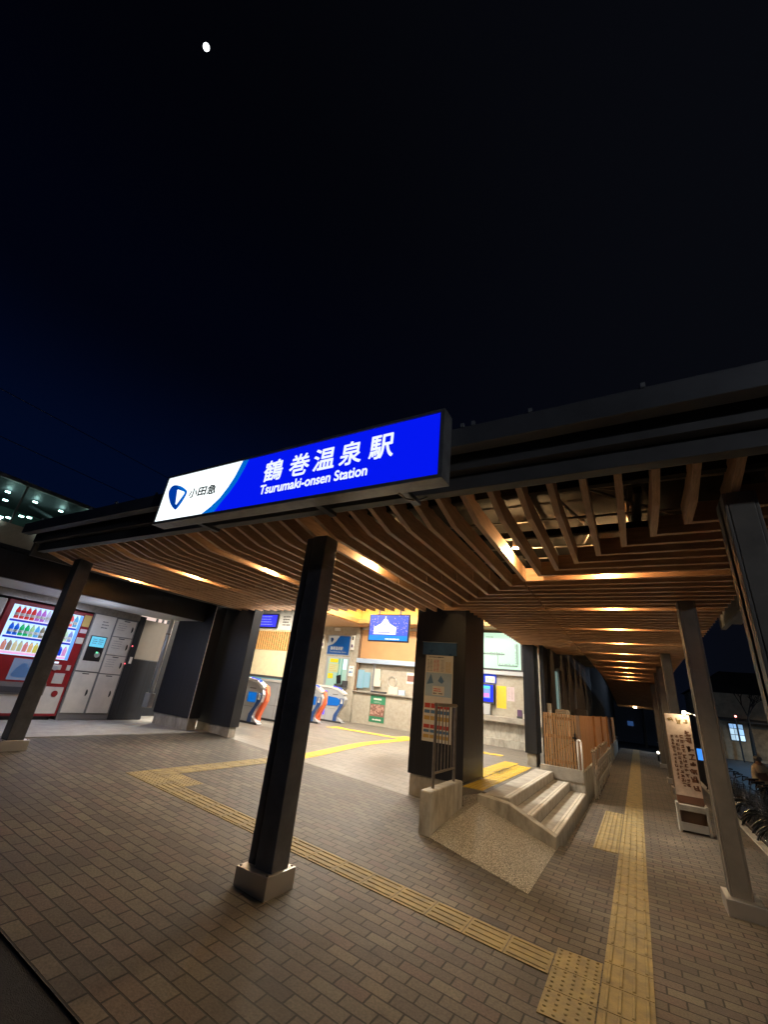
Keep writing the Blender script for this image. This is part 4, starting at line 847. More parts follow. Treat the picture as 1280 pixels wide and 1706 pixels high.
for z0_, z1 in ((1.335, 1.70), (1.715, 2.085), (2.10, 2.465)):
    d = door(5.262, 5.70, z0_, z1, True, 5.63); rows(d, 'print', 5.29, 5.55, z0_ + 0.12, z1 - 0.06, XV + 0.016, 4, M['lockerg'], 0.2, facing='x')
fx('control_bezel', 4.83, 5.165, 1.55, 2.05, M['black'], lk, th=0.012, off=0.0155, bevel=0.01)
fx('control_screen', 4.85, 5.145, 1.83, 2.035, emit('locker_screen', (0.15,0.62,0.85), 0.85), lk, off=0.028)
rows(lk, 'screen_text', 4.88, 5.12, 1.88, 2.0, XV + 0.0325, 3, M['inkblue'], 0.4, 2, facing='x')
b = MB(); b.tube((XV+0.028, 5.07, 1.68),(XV+0.034,5.07,1.68),0.055,n=16); obj('card_reader', b, M['alu'], lk)
fx('reader_led', 5.03, 5.07, 1.71, 1.74, emit('reader_green', (0.2,1.0,0.5), 1.5), lk, off=0.035)
rows(lk, 'print', 4.95, 5.12, 2.2, 2.38, XV + 0.0155, 3, M['lockerg'], 0.5, facing='x')
# shelter above the machines
sh = thing('machine_shelter', 'dark shelter with pale underside over the vending machine and lockers', 'shelter', (-9, 4, 2.6))
obj('fascia', MB().box(-8.55, -8.45, -2.0, 6.40, 2.63, 3.05), M['clad'], sh)
obj('underside', MB().box(-9.86, -8.552, -2.0, 6.40, 2.64, 2.68), M['white'], sh)
obj('pelmet', MB().box(-10.3, -9.84, -2.0, 5.74, 2.50, 2.638), M['rail'], sh)
obj('roof', MB().box(-11.5, -8.4, -2.0, 6.9, 3.06, 3.12), M['clad'], sh)
obj('back_wall', MB().box(-10.75, -10.6, -2.0, 7.4, 0.43, 3.05), M['clad'], sh)
# dark cabinet, beige panel with lit windows, pipe
dc = thing('dark_cabinet', 'black cabinet with a small white label and red lamps beside the coin lockers', 'cabinet', (XV, 6.1, 0.44))
obj('cabinet', MB().box(XV - 0.6, XV, 5.90, 6.50, 0.44, 1.69), M['clad'], dc, bevel=0.01)
obj('side_post', MB().box(XV - 0.6, XV + 0.01, 5.745, 5.895, 0.44, 2.62), M['clad'], dc)
fx('label', 5.80, 5.86, 1.58, 1.72, M['paper'], dc, off=0.0105)
for z in (1.95, 1.57): 
    b = MB(); b.ball((XV + 0.015, 5.765 - (0.04 if z < 1.6 else 0), z), 0.012); obj('red_lamp', b, emit('red_led', (1.0,0.1,0.12), 6), dc)
bp_ = thing('beige_panel', 'beige wall panel with small lit panes above the dark cabinet', 'wall panel', (-10.2, 6.2, 1.7))
obj('panel', MB().box(-10.35, -10.28, 5.90, 6.85, 1.70, 2.60), M['rail_beige'], bp_)
for y0, y1 in ((5.95, 6.10), (6.11, 6.42), (6.50, 6.58), (6.66, 6.72)):
    obj('window_pane', MB().box(-10.34, -10.31, y0, y1, 2.61, 2.79), emit('pane_pink_glow', (0.85,0.66,0.60), 0.9), bp_)
pp = thing('rain_pipe', 'shiny rain pipe left of the taller black wall panel', 'pipe', (-9.52, 6.40, 0.4))
obj('pipe', MB().tube((-9.55,6.36,1.0),(-9.55,6.36,3.0),0.052,n=16), M['alu'], pp, smooth=True); obj('collar', MB().tube((-9.55,6.36,2.30),(-9.55,6.36,2.33),0.060,n=16), M['rail'], pp)
b = MB(); b.box(-9.66, -9.46, 6.30, 6.42, 0.72, 1.02); tag(obj('junction_box', b, M['padconc'], bevel=0.008), 'grey junction box at the foot of the shiny rain pipe', 'junction box')

# ================================================================ LEFT OVERPASS
ov = thing('station_overpass', 'elevated glazed passage with fluorescent lights at the far left', 'overpass', (-17, 8, 5))
obj('parapet', MB().box(-19.5, -16.0, -14, 11.5, 4.43, 5.12), mat('parapet_panel', (0.30,0.26,0.22), 0.7, noise=0.1), ov)
obj('roof_edge', MB().box(-19.5, -15.9, -14, 11.5, 6.36, 6.48), M['fascia'], ov)
obj('back_wall', MB().box(-19.5, -19.4, -14, 11.5, 5.12, 6.36), mat('passage_wall', (0.20,0.30,0.28), 0.5), ov)
glass = bpy.data.materials.new('passage_glass'); glass.use_nodes = True
gb = glass.node_tree.nodes['Principled BSDF']; gb.inputs['Transmission Weight'].default_value = 1.0; gb.inputs['Roughness'].default_value = 0.03; gb.inputs['Base Color'].default_value = (0.45,0.62,0.58,1); gb.inputs['IOR'].default_value = 1.05
obj('glazing', MB().box(-16.06, -16.04, -14, 11.5, 5.12, 6.36), glass, ov)
b = MB()
for i in range(11): y = -14 + i * 2.3; b.box(-16.03, -15.97, y, y + 0.05, 5.12, 6.36)
obj('glazing_bar', b, M['fascia_lo'], ov)
b = MB(); b.path([(-17.8,5.2,6.3),(-16.2,7.4,5.3)], 0.06); obj('brace', b, M['steel_black'], ov)
tube_m = emit('fluorescent_tube', (0.75,1.0,0.95), 22)
for y, z in ((4.28,6.25),(4.32,5.97),(5.06,6.24),(5.85,6.24),(4.89,5.64),(5.1,5.68),(4.41,5.42),(4.60,5.47),(5.75,5.88),(6.6,6.1),(3.6,6.1)):
    obj('fluorescent_light', MB().box(-17.03, -16.97, y - 0.05, y + 0.07, z, z+0.035), tube_m, ov)
for i in range(3):
    b = MB(); y = 4.0 + i * 1.2; b.box(-15.99, -15.93, y, y + 0.16, 5.13, 5.16); obj('edge_light', b, tube_m, ov)
for k_, (ya, za, yb2, zb2) in enumerate(((-30, 13.2, 60, 12.6), (-30, 11.1, 60, 10.5))):
    b = MB(); b.path([(-24, ya, za), (-24, 15, (za+zb2)/2 - 0.5), (-24, yb2, zb2)], 0.018, n=5)
    tag(obj('overhead_wire', b, M['rail']), ('upper' if k_ == 0 else 'lower') + ' thin overhead wire crossing the sky at the left', 'wire')

# ================================================================ WALKWAY LEFT SIDE: wall, fence, gate, racks
XW = -1.05
rw = thing('retaining_wall', 'long concrete base wall under the cedar fence beside the walkway', 'wall', (XW - 0.1, 18, 0))
obj('wall', MB().box(-1.22, XW, 10.52, 27.5, -0.1, 0.50).box(-1.9, -1.22, 10.52, 10.7, -0.1, 0.50), M['concdirty'], rw, bevel=0.01)
for y in (14.5, 16.8, 19.2, 21.5): obj('rib', MB().box(XW, XW + 0.06, y, y + 0.35, -0.1, 0.505), M['concdirty'], rw)
fn = thing('cedar_fence', 'orange-brown vertical board cedar fence running along the walkway', 'fence', (-1.1, 18, 0.5))
b = MB(); y = 10.62
while y < 26.8: b.box(-1.11, -1.088 + random.uniform(-0.0012, 0.0012), y, y + 0.112, 0.51, 1.53 + random.uniform(-0.004, 0.004)); y += 0.118
obj('board_panel', b, M['fence'], fn)
for y in (13.9, 16.9, 19.9, 22.9): obj('post', MB().box(-1.082, -1.03, y, y + 0.07, 0.51, 1.55), M['fence'], fn)
gt = thing('slatted_gate', 'closed vertical slatted wooden gate between the narrow pillar and the cedar fence', 'gate', (-1.45, 10.55, 0.5))
b = MB(); x = -1.80
i = 0
while x < -1.14:
    b.box(x, x + 0.034, 10.55, 10.575, 0.53, 1.53); x += 0.052; i += 1
obj('slat_panel', b, M['gatewood'], gt)
b = MB()
for z in (0.62, 1.08, 1.44): b.box(-1.81, -1.12, 10.58, 10.61, z - 0.03, z + 0.03)
b.prism([(-1.80,0.64),(-1.77,0.64),(-1.15,1.06),(-1.18,1.06)], 10.58, 10.605, 'y')
obj('rail', b, M['gatewood'], gt)
b = MB()
for x in (-1.74, -1.69, -1.50, -1.45, -1.40, -1.25):
    for z in (1.44, 1.30): b.tube((x, 10.548, z), (x, 10.552, z), 0.009, n=8)
obj('bolt', b, M['black'], gt)
obj('latch', MB().box(-1.23, -1.15, 10.53, 10.55, 1.08, 1.11).box(-1.20, -1.17, 10.53, 10.55, 1.04, 1.18), M['black'], gt)
obj('post', MB().box(-1.135, -1.075, 10.535, 10.60, 0.505, 1.53), M['pillarwood'], gt)
b = MB(); b.path([(-1.14,10.46,0.52),(-1.14,10.46,1.04),(-1.12,10.44,1.07),(-1.08,10.40,1.07),(-1.06,10.38,1.04),(-1.06,10.38,0.52)], 0.016)
tag(obj('handrail_hoop', b, M['gatewhite'], smooth=True), 'pale rounded handrail hoop in front of the wooden gate post', 'handrail')
b = MB(); b.box(-1.9, -1.07, 10.505, 10.56, 0.30, 0.528); tag(obj('gate_sill', b, M['conc'], bevel=0.006), 'low concrete sill under the slatted wooden gate', 'sill')
# folded steel barrier bundle by the wall
ab = thing('folding_barrier', 'folded bundle of shiny steel barrier bars standing against the concrete wall', 'barrier', (-0.85, 11.3, 0))
for i in range(19):
    y = 10.75 + i * 0.26; x = -0.90 + 0.03 * math.sin(i * 2.3)
    b = MB(); b.tube((x, y, 0.03), (x, y, 0.86), 0.013, n=8); b.ball((x, y, 0.875), 0.03, 8); obj('bar', b, M['chrome'], ab)
b = MB()
for i in range(18):
    y = 10.75 + i * 0.26; b.torus((-0.80, y + 0.1, 0.68), 0.06, 0.009, 'x', 12, 5); b.torus((-0.81, y + 0.12, 0.34), 0.05, 0.008, 'x', 12, 5)
    b.tube((-0.90, y, 0.25), (-0.87, y + 0.26, 0.60), 0.008, n=6); b.tube((-0.90, y, 0.60), (-0.87, y + 0.26, 0.25), 0.008, n=6)
obj('scissor_link', b, M['chrome'], ab)
b = MB(); b.tube((-0.90, 10.7, 0.05), (-0.90, 15.5, 0.05), 0.014); obj('bottom_rail', b, M['rail'], ab)
# things behind the fence
db = thing('side_building', 'dark station side wall with pipes and lit window strips behind the cedar fence', 'building', (-1.7, 15, 0.4))
obj('far_wall', MB().box(-1.9, -1.72, 23.0, 46, -0.4, 5.2), M['far_wall_shade'], db)  # same wall carried on in near-black: shade in the colour mutes lamp light
obj('wall', MB().box(-1.78, -1.72, 11.4, 22.99, 0.4, 5.2), mat('side_wall', (0.05,0.045,0.042), 0.6, noise=0.3), db)
for y, m_, w in ((12.3, M['alu'], 0.10), (12.9, M['rail'], 0.06), (14.2, M['rail'], 0.06), (15.9, M['alu'], 0.07), (19.3, M['rail'], 0.07)):
    obj('window_strip', MB().box(-1.715, -1.66, y, y + w, 0.9 , 2.6), m_, db)
obj('lit_window', MB().box(-1.715, -1.69, 12.05, 12.26, 1.5, 2.5), emit('strip_glow', (0.35,0.55,0.50), 0.35), db)
pipe2 = thing('rain_pipe', 'polished rain pipe running down beside the narrow black pillar', 'pipe', (-1.9, 11.2, 0.4))
obj('pipe', MB().tube((-1.86,11.2,0.5),(-1.86,11.2,3.0),0.035,n=12), M['stainless'], pipe2, smooth=True); obj('collar', MB().tube((-1.86,11.2,1.93),(-1.86,11.2,1.96),0.042,n=12), M['rail'], pipe2)
uc = thing('utility_unit', 'pale rounded utility unit showing above the slatted wooden gate', 'utility unit', (-1.6, 11.4, 0.4))
obj('casing', MB().box(-1.66, -1.36, 11.25, 11.55, 0.45, 1.62), M['lockerw'], uc, bevel=0.05); obj('tank', MB().tube((-1.76,11.1,0.45),(-1.76,11.1,1.72),0.06,n=14), M['white'], uc, smooth=True)
b = MB(); b.box(-1.62, -1.30, 14.9, 15.3, 0.5, 1.68); tag(obj('grey_cabinet', b, M['rail'], bevel=0.02), 'grey metal cabinet top behind the middle of the cedar fence', 'cabinet')

# ================================================================ BANNER STAND
YBn = 9.75
bn = thing('banner_stand', 'tall paper banner of brush writing on a wooden stand beside the grey column', 'banner', (0.6, YBn, 0))
M['kraft'] = mat('banner_paper', (0.70,0.54,0.43), 0.7, c2=(0.52,0.39,0.30), nscale=9)
obj('paper', MB().box(0.435, 0.80, YBn - 0.006, YBn, 0.50, 1.745), M['kraft'], bn)
obj('back_board', MB().box(0.43, 0.805, YBn + 0.001, YBn + 0.02, 0.02, 1.75), M['pillarwood'], bn)
M['brush_gold'] = mat('heading_ink', (0.22,0.14,0.05), 0.7); M['brush'] = mat('brush_ink', (0.16,0.07,0.04), 0.7)
def brush(name, x0, x1, z0_, z1, m, seedn, heavy=1.0):
    random.seed(seedn); b = MB(); w = x1 - x0; z = z1
    while z > z0_ + w * 0.6:
        hgt = w * random.uniform(0.85, 1.1)
        for s_ in range(random.randint(5, 7)):
            if random.random() < 0.55:
                zz = z - random.uniform(0.05, 0.95) * hgt; xa = x0 + random.uniform(0, 0.3) * w; xb = x1 - random.uniform(0, 0.3) * w; t_ = w * 0.085 * heavy
                b.prism([(xa, zz - t_), (xb, zz - t_ + 0.1*t_), (xb, zz + t_), (xa, zz + t_*0.6)], YBn - 0.0095, YBn - 0.0065, 'y')
            else:
                xc = x0 + random.uniform(0.15, 0.85) * w; t_ = w * 0.095 * heavy; sl = random.uniform(-0.3, 0.3) * w; za = z - random.uniform(0.05, 0.3) * hgt; zc = z - random.uniform(0.6, 0.98) * hgt
                b.prism([(xc - t_, zc), (xc + t_, zc), (xc + sl + t_, za), (xc + sl - t_, za)], YBn - 0.0125, YBn - 0.0097, 'y')
        z -= hgt * 1.15
    random.seed(seedn + 99); return obj(name, b, m, bn)
brush('heading_writing', 0.475, 0.575, 1.55, 1.69, M['brush_gold'], 1, 1.0); brush('heading_writing', 0.585, 0.685, 1.55, 1.69, M['brush_gold'], 2, 1.0); brush('heading_writing', 0.69, 0.775, 1.56, 1.68, M['brush_gold'], 3, 1.0)
brush('brush_writing', 0.685, 0.79, 0.56, 1.50, M['brush'], 4, 1.2); brush('brush_writing', 0.605, 0.67, 0.60, 1.42, M['brush'], 5); brush('brush_writing', 0.54, 0.598, 0.60, 1.42, M['brush'], 6); brush('brush_writing', 0.475, 0.525, 0.74, 1.40, M['brush'], 8)
random.seed(21)
obj('caption_strip', MB().box(0.437, 0.803, YBn - 0.012, YBn - 0.002, 0.40, 0.497), M['brush'], bn)
b = MB(); b.box(0.40, 0.44, YBn - 0.16, YBn + 0.1, 0.0, 0.40); b.box(0.795, 0.835, YBn - 0.16, YBn + 0.1, 0.0, 0.40); b.box(0.441, 0.794, YBn - 0.16, YBn + 0.0, 0.30, 0.38); obj('stand_frame', b, M['conc'], bn, bevel=0.005)
obj('base_plate', MB().box(0.441, 0.794, YBn - 0.17, YBn - 0.145, 0.03, 0.14), M['stainless'], bn, bevel=0.004)
cl = thing('clip_lamp', 'bright clip lamp shining at the top of the paper banner', 'lamp', (0.74, YBn - 0.02, 1.77))
obj('bulb', MB().ball((0.73, YBn - 0.10, 1.78), 0.030, 12), emit('clip_bulb', (1.0,0.86,0.55), 60), cl, smooth=True)
obj('clamp', MB().box(0.72, 0.76, YBn - 0.03, YBn + 0.03, 1.73, 1.78), M['steel_black'], cl)
b = MB(); b.path([(0.76,YBn-0.08,1.78),(0.86,YBn-0.12,1.765),(0.97,YBn-0.1,1.71),(1.02,YBn,1.6)], 0.012); obj('arm', b, M['alu'], cl, smooth=True)
l = bpy.data.lights.new('clip_lamp_light', 'POINT'); l.energy = 5; l.color = (1.0,0.82,0.55); l.shadow_soft_size = 0.03
lo = bpy.data.objects.new('clip_lamp_light', l); COL.objects.link(lo); lo.parent = cl; lo.location = (0.0, -0.16, 0.0)

# ================================================================ BICYCLES (right, below the edge kerb)
def bike_proto():
    t = thing('parked_bicycle', 'x', 'bicycle', (0, 0, 0), 'bicycles parked side by side beyond the walkway edge')
    # local frame: front wheel towards -x
    for cx in (-0.53, 0.53):
        w = obj('wheel', MB().torus((cx,0,0.33),0.32,0.016,'y',22,5), M['black'], t)
        sp_ = MB()
        for i in range(8): a = i * math.pi / 4; sp_.tube((cx,0,0.33),(cx+0.31*math.cos(a),0,0.33+0.31*math.sin(a)),0.003,n=4)
        sp_.torus((cx,0,0.33),0.295,0.008,'y',22,4); obj('rim', sp_, M['bikechrome'], w)
        obj('mudguard', MB().torus((cx,0,0.33),0.355,0.014,'y',10,5, R_(20), R_(150)), M['bikechrome'], t)
    f = MB(); f.path([(-0.53,0,0.33),(-0.38,0,0.78),(-0.36,0,0.92)],0.013); f.path([(-0.39,0,0.72),(0.02,0,0.30),(0.53,0,0.33)],0.014); f.tube((0.02,0,0.30),(0.20,0,0.78),0.013); f.tube((0.53,0,0.33),(0.16,0,0.62),0.010); f.path([(-0.40,0,0.66),(0.10,0,0.50)],0.012)
    obj('frame', f, M['bikepaint'], t)
    obj('handlebar', MB().path([(-0.22,-0.27,1.02),(-0.32,-0.24,1.03),(-0.37,0,0.96),(-0.32,0.24,1.03),(-0.22,0.27,1.02)],0.012), M['bikechrome'], t)
    obj('saddle', MB().prism([(0.08,0.80),(0.36,0.84),(0.36,0.88),(0.2,0.86),(0.06,0.84)], -0.07, 0.07, 'y'), M['black'], t, bevel=0.02)
    bk = MB()
    for z in (0.72, 0.80, 0.88, 0.96):
        k_ = 0.11 + (z - 0.72) * 0.15
        bk.path([(-0.72,-k_,z),(-0.46,-k_,z),(-0.46,k_,z),(-0.72,k_,z),(-0.72,-k_,z)],0.005,n=4)
    for q in range(5):
        x = -0.72 + q * 0.065; bk.tube((x,-0.11,0.72),(x,-0.146,0.96),0.004,n=4); bk.tube((x,0.11,0.72),(x,0.146,0.96),0.004,n=4)
    obj('basket', bk, M['bikechrome'], t)
    obj('rear_light', MB().ball((0.80,0,0.62),0.022,8), M['red'], t); obj('stand', MB().path([(0.5,0.05,0.3),(0.58,0.10,0.02),(0.58,-0.10,0.02),(0.5,-0.05,0.3)],0.009), M['bikechrome'], t)
    return t
M['bikechrome'] = mat('bicycle_chrome', (0.40,0.39,0.37), 0.2, metal=1.0); M['bikepaint'] = mat('bicycle_paint', (0.10,0.10,0.12), 0.3, metal=0.5)
bk0 = bike_proto(); ZR = -0.42
kerbs = ['nearest', 'second nearest', 'third', 'fourth', 'fifth', 'sixth', 'seventh', 'eighth', 'ninth', 'tenth', 'eleventh', 'twelfth', 'thirteenth', 'fourteenth']
for i in range(14):
    y = 8.2 + i * 0.62; lab = kerbs[i] + ' bicycle of the row parked beyond the walkway edge, counted from the camera'
    loc = (2.32 + random.uniform(-0.06, 0.06), y, ZR); rz = random.uniform(-0.06, 0.12)
    if i == 0: o_ = bk0; o_.location = loc; o_['label'] = lab
    else: o_ = copy_tree(bk0, loc, lab)
    o_.rotation_euler = (R_(random.uniform(-3, 3)), 0, rz)
rk = thing('bicycle_rack', 'low steel bicycle rack rail holding the row of parked bicycles', 'bicycle rack', (1.7, 12, ZR))
b = MB(); b.tube((1.62, 7.6, -0.05), (1.62, 17.4, -0.05), 0.022); b.tube((1.62, 7.6, -0.30), (1.62, 17.4, -0.30), 0.018); obj('rail', b, M['rail'], rk)
for y in (7.6, 10.0, 12.5, 15.0, 17.4): obj('post', MB().tube((1.62, y, ZR), (1.62, y, -0.03), 0.022), M['rail'], rk)

# ================================================================ PERSON
def person(x, y, z):
    t = thing('person', 'person in a beige jacket and grey cap leaning over beside the bicycles', 'person', (x, y, z))
    me = bpy.data.meshes.new('body')
    V = [(0,0,0.80),(0,-0.02,0.98),(-0.03,-0.06,1.20),(-0.05,-0.10,1.30),(-0.06,-0.14,1.38),(-0.07,-0.17,1.47),
         (-0.17,-0.08,1.26),(-0.24,-0.20,1.02),(-0.22,-0.40,0.92),  (0.10,-0.08,1.26),(0.19,-0.18,1.02),(0.16,-0.40,0.92),
         (-0.09,0,0.74),(-0.11,-0.06,0.43),(-0.11,0.02,0.07),(-0.11,-0.12,0.04), (0.09,0,0.74),(0.12,0.05,0.43),(0.12,0.16,0.08),(0.12,0.04,0.04)]
    E = [(0,1),(1,2),(2,3),(3,4),(4,5),(3,6),(6,7),(7,8),(3,9),(9,10),(10,11),(0,12),(12,13),(13,14),(14,15),(0,16),(16,17),(17,18),(18,19)]
    Rr = [.13,.125,.15,.11,.055,.095,.065,.05,.036,.065,.05,.036,.09,.065,.042,.04,.09,.065,.042,.04]
    me.from_pydata(V, E, []); o = bpy.data.objects.new('body', me); COL.objects.link(o)
    sk = o.modifiers.new('skin', 'SKIN'); o.modifiers.new('sub', 'SUBSURF').levels = 1
    for i, r in enumerate(Rr): me.skin_vertices[0].data[i].radius = (r, r)
    me.skin_vertices[0].data[0].use_root = True
    dg = bpy.context.evaluated_depsgraph_get(); m2 = bpy.data.meshes.new_from_object(o.evaluated_get(dg)); bpy.data.objects.remove(o)
    skin = mat('skin', (0.50,0.32,0.24), 0.6)
    m2.materials.clear(); m2.materials.append(skin)
    bo = bpy.data.objects.new('body', m2); COL.objects.link(bo); bo.parent = t
    def cloth(name, cond, m, grow):
        bm = bmesh.new(); bm.from_mesh(m2); bm.normal_update()
        for v in bm.verts: v.co += v.normal * grow
        bmesh.ops.delete(bm, geom=[f for f in bm.faces if not cond(f.calc_center_median())], context='FACES')
        mm = bpy.data.meshes.new(name); bm.to_mesh(mm); bm.free(); mm.materials.clear(); mm.materials.append(m)
        for p in mm.polygons: p.use_smooth = True
        oo = bpy.data.objects.new(name, mm); COL.objects.link(oo); oo.parent = t
    cloth('jacket', lambda c: c.z > 0.80 and c.z < 1.37 and c.y > -0.36, mat('beige_jacket', (0.72,0.62,0.46), 0.8, noise=0.2), 0.022)
    cloth('trousers', lambda c: c.z <= 0.80 and c.z > 0.10, mat('dark_trousers', (0.03,0.03,0.035), 0.8), 0.012)
    cloth('shoes', lambda c: c.z <= 0.10, M['black'], 0.014)
    q = MB(); q.ball((-0.07,-0.165,1.51), 0.105, 12, 0.75); h_ = obj('cap', q, mat('grey_cap', (0.35,0.36,0.37), 0.7), None, smooth=True); h_.parent = t
    for s_ in (-1, 1):
        for f_ in range(5):
            q = MB(); xx = (-0.22 if s_ < 0 else 0.16) + (f_ - 2) * 0.016; q.path([(xx,-0.42,0.92),(xx,-0.465,0.91),(xx,-0.485,0.885 + 0.004*abs(f_-2))], 0.008, n=6); o_ = obj('finger', q, skin, None); o_.parent = t
    q = MB(); q.ball((-0.10,-0.262,1.46),0.011,6); q.ball((-0.045,-0.262,1.46),0.011,6); o_ = obj('eye', q, M['black'], None); o_.parent = t
    q = MB(); q.ball((-0.072,-0.268,1.435),0.014,6); o_ = obj('nose', q, skin, None); o_.parent = t
    return t
person(2.98, 17.6, -0.62)

# ================================================================ STREET BACKGROUND
sp2 = thing('parking_machine', 'small payment machine with a bright blue panel beyond the paper banner', 'payment machine', (1.9, 20, ZR))
obj('body', MB().box(1.62, 2.02, 20.0, 20.3, -0.6, 0.90), M['darkgrey'], sp2, bevel=0.02); obj('blue_screen', MB().box(1.70, 1.96, 19.985, 19.998, 0.50, 0.85), emit('pay_screen', (0.05,0.28,0.95), 1.2), sp2)
b = MB(); b.box(1.50,1.54,20.9,20.94,-0.5,1.15); tag(obj('lit_marker_post', b, emit('marker_white', (0.8,0.85,0.9), 0.8)), 'thin white lit marker post behind the paper banner', 'marker post')
shp = thing('street_shop', 'dim beige shop house with a blue-white lit window across the street', 'shop', (8, 45, -0.4))
obj('wall', MB().box(4.2, 14, 45.0, 52, -0.5, 4.2), mat('shop_wall', (0.55,0.45,0.31), 0.8, noise=0.25, nscale=2), shp)
obj('roof', MB().prism([(3.9,4.2),(14.4,4.2),(12.4,5.8),(6.2,5.8)], 44.6, 52.4, 'y'), M['darkdeck'], shp)
wn = obj('lit_window', MB().box(6.15, 7.08, 44.93, 44.99, 0.80, 2.02), M['fascia_lo'], shp)
for i, (x0_, x1_, za, zb_) in enumerate(((6.20,6.45,1.68,1.97),(6.48,6.73,1.68,1.97),(6.76,7.03,1.68,1.97),(6.20,6.45,1.25,1.64),(6.48,6.73,1.25,1.64),(6.76,7.03,1.25,1.64),(6.20,6.45,0.84,1.21),(6.48,6.73,0.84,1.21),(6.76,7.03,0.84,1.21))):
    obj('pane', MB().box(x0_, x1_, 44.915, 44.925, za, zb_), emit('shop_pane', random.choice([(0.35,0.62,0.95),(0.55,0.8,1.0),(0.25,0.45,0.75)]), random.uniform(0.6, 1.3)), wn)
obj('awning', MB().prism([(44.2,2.15),(44.99,2.35),(44.99,2.42),(44.2,2.22)], 5.6, 9, 'x'), M['fascia_lo'], shp)
obj('shutter', MB().box(7.5, 9.6, 44.95, 44.995, -0.3, 2.1), mat('shop_shutter', (0.35,0.26,0.16), 0.6, noise=0.4, nscale=3), shp)
tk = thing('traffic_lamp', 'tiny red lamp on a pole above the lit shop window', 'lamp', (6.3, 42, 0))
obj('pole', MB().tube((6.25,42,-0.5),(6.25,42,2.6),0.05), M['darkgrey'], tk); obj('lamp', MB().ball((6.28,41.9,2.48),0.07,8), emit('red_signal', (1.0,0.25,0.2), 8), tk)
l = bpy.data.lights.new('violet_lamp_light', 'POINT')
vl = thing('traffic_lamp', 'tiny violet-white lamp near the big grey column at the right edge', 'lamp', (7.7, 40, 0))
obj('pole', MB().tube((7.75,40,-0.5),(7.75,40,2.4),0.05), M['darkgrey'], vl); obj('lamp', MB().ball((7.72,39.9,2.35),0.08,8), emit('violet_signal', (0.7,0.5,1.0), 8), vl)
bpy.data.lights.remove(l)
def bare_tree(x, y, z, h, label, seed=3):
    random.seed(seed)
    t = thing('bare_tree', label, 'tree', (x, y, z))
    tr = MB(); tr.tube((x,y,z),(x+0.05,y,z+h*0.4),0.14,0.10,8)
    br = MB()
    def grow(p, d, L, r, n):
        e_ = p + d * L; br.tube(p, e_, r, r * 0.65, 5)
        if n == 0: return
        for k_ in range(3):
            dd = (d + Vector((random.uniform(-.7,.7), random.uniform(-.7,.7), random.uniform(-.1,.45)))).normalized(); grow(e_, dd, L * random.uniform(0.62, 0.85), r * 0.62, n - 1)
    grow(Vector((x+0.05,y,z+h*0.4)), Vector((0.05,0,1)), h*0.2, 0.09, 4)
    obj('trunk', tr, M['bark'], t); obj('crown', br, M['bark'], t)
M['bark'] = mat('bark', (0.035,0.028,0.022), 0.9, noise=0.3)
bare_tree(6.75, 41, -0.5, 5.0, 'bare winter tree silhouetted in front of the dim shop house')
bare_tree(0.4, 46, -0.6, 4.5, 'dark bare tree beyond the far end of the walkway', 9)
hs = thing('dark_house', 'dark low house across the far end of the walkway', 'house', (-3, 52, 0))
obj('wall', MB().box(-9, 3, 52, 60, -0.6, 3.2), mat('house_wall', (0.16,0.17,0.19), 0.8, noise=0.2), hs); obj('roof', MB().prism([(-9.5,3.2),(3.5,3.2),(1.5,5.0),(-7.5,5.0)], 51.5, 60.5, 'y'), M['darkdeck'], hs)
obj('window', MB().box(-0.9, -0.4, 51.93, 51.99, 0.9, 1.3), emit('house_window_blue', (0.05,0.14,0.4), 0.35), hs)
fl = thing('street_lamp', 'small blue-white street lamp showing above the far end of the cedar fence', 'street lamp', (-3.2, 34, -0.6))
obj('pole', MB().tube((-2.95,34,-0.6),(-2.95,34,3.3),0.05), M['darkgrey'], fl); obj('lamp_head', MB().box(-3.15,-2.80,33.9,34.1,3.3,3.38), emit('blue_white_lamp', (0.65,0.85,1.0), 14), fl)
l = bpy.data.lights.new('street_lamp_light', 'SPOT'); l.energy = 350; l.color = (0.5,0.7,1.0); l.spot_size = R_(140); l.shadow_soft_size = 0.1; lo = bpy.data.objects.new('street_lamp_light', l); COL.objects.link(lo); lo.parent = fl; lo.location = (0.2,0,3.85)
gp = thing('bollard_light', 'small bright ground lamp between the far walkway columns', 'ground lamp', (0.62, 24, 0))
obj('post', MB().tube((0.62,24,0),(0.62,24,0.30),0.04), M['darkgrey'], gp); obj('lamp', MB().ball((0.62,23.95,0.34),0.05,8), emit('ground_lamp', (1,0.9,0.7), 8), gp)
street_guard = thing('guard_rail', 'pale steel guard rail across the far end of the walkway', 'guard rail', (0, 30.5, -0.4))
for x_ in (-2.4, -1.2, 0.9, 2.1): obj('post', MB().tube((x_,30.6,-0.5),(x_,30.6,0.55),0.035), M['alu'], street_guard)
obj('rail', MB().tube((-2.5,30.6,0.5),(-1.1,30.6,0.5),0.025), M['alu'], street_guard); obj('rail', MB().tube((0.8,30.6,0.5),(2.2,30.6,0.5),0.025), M['alu'], street_guard)
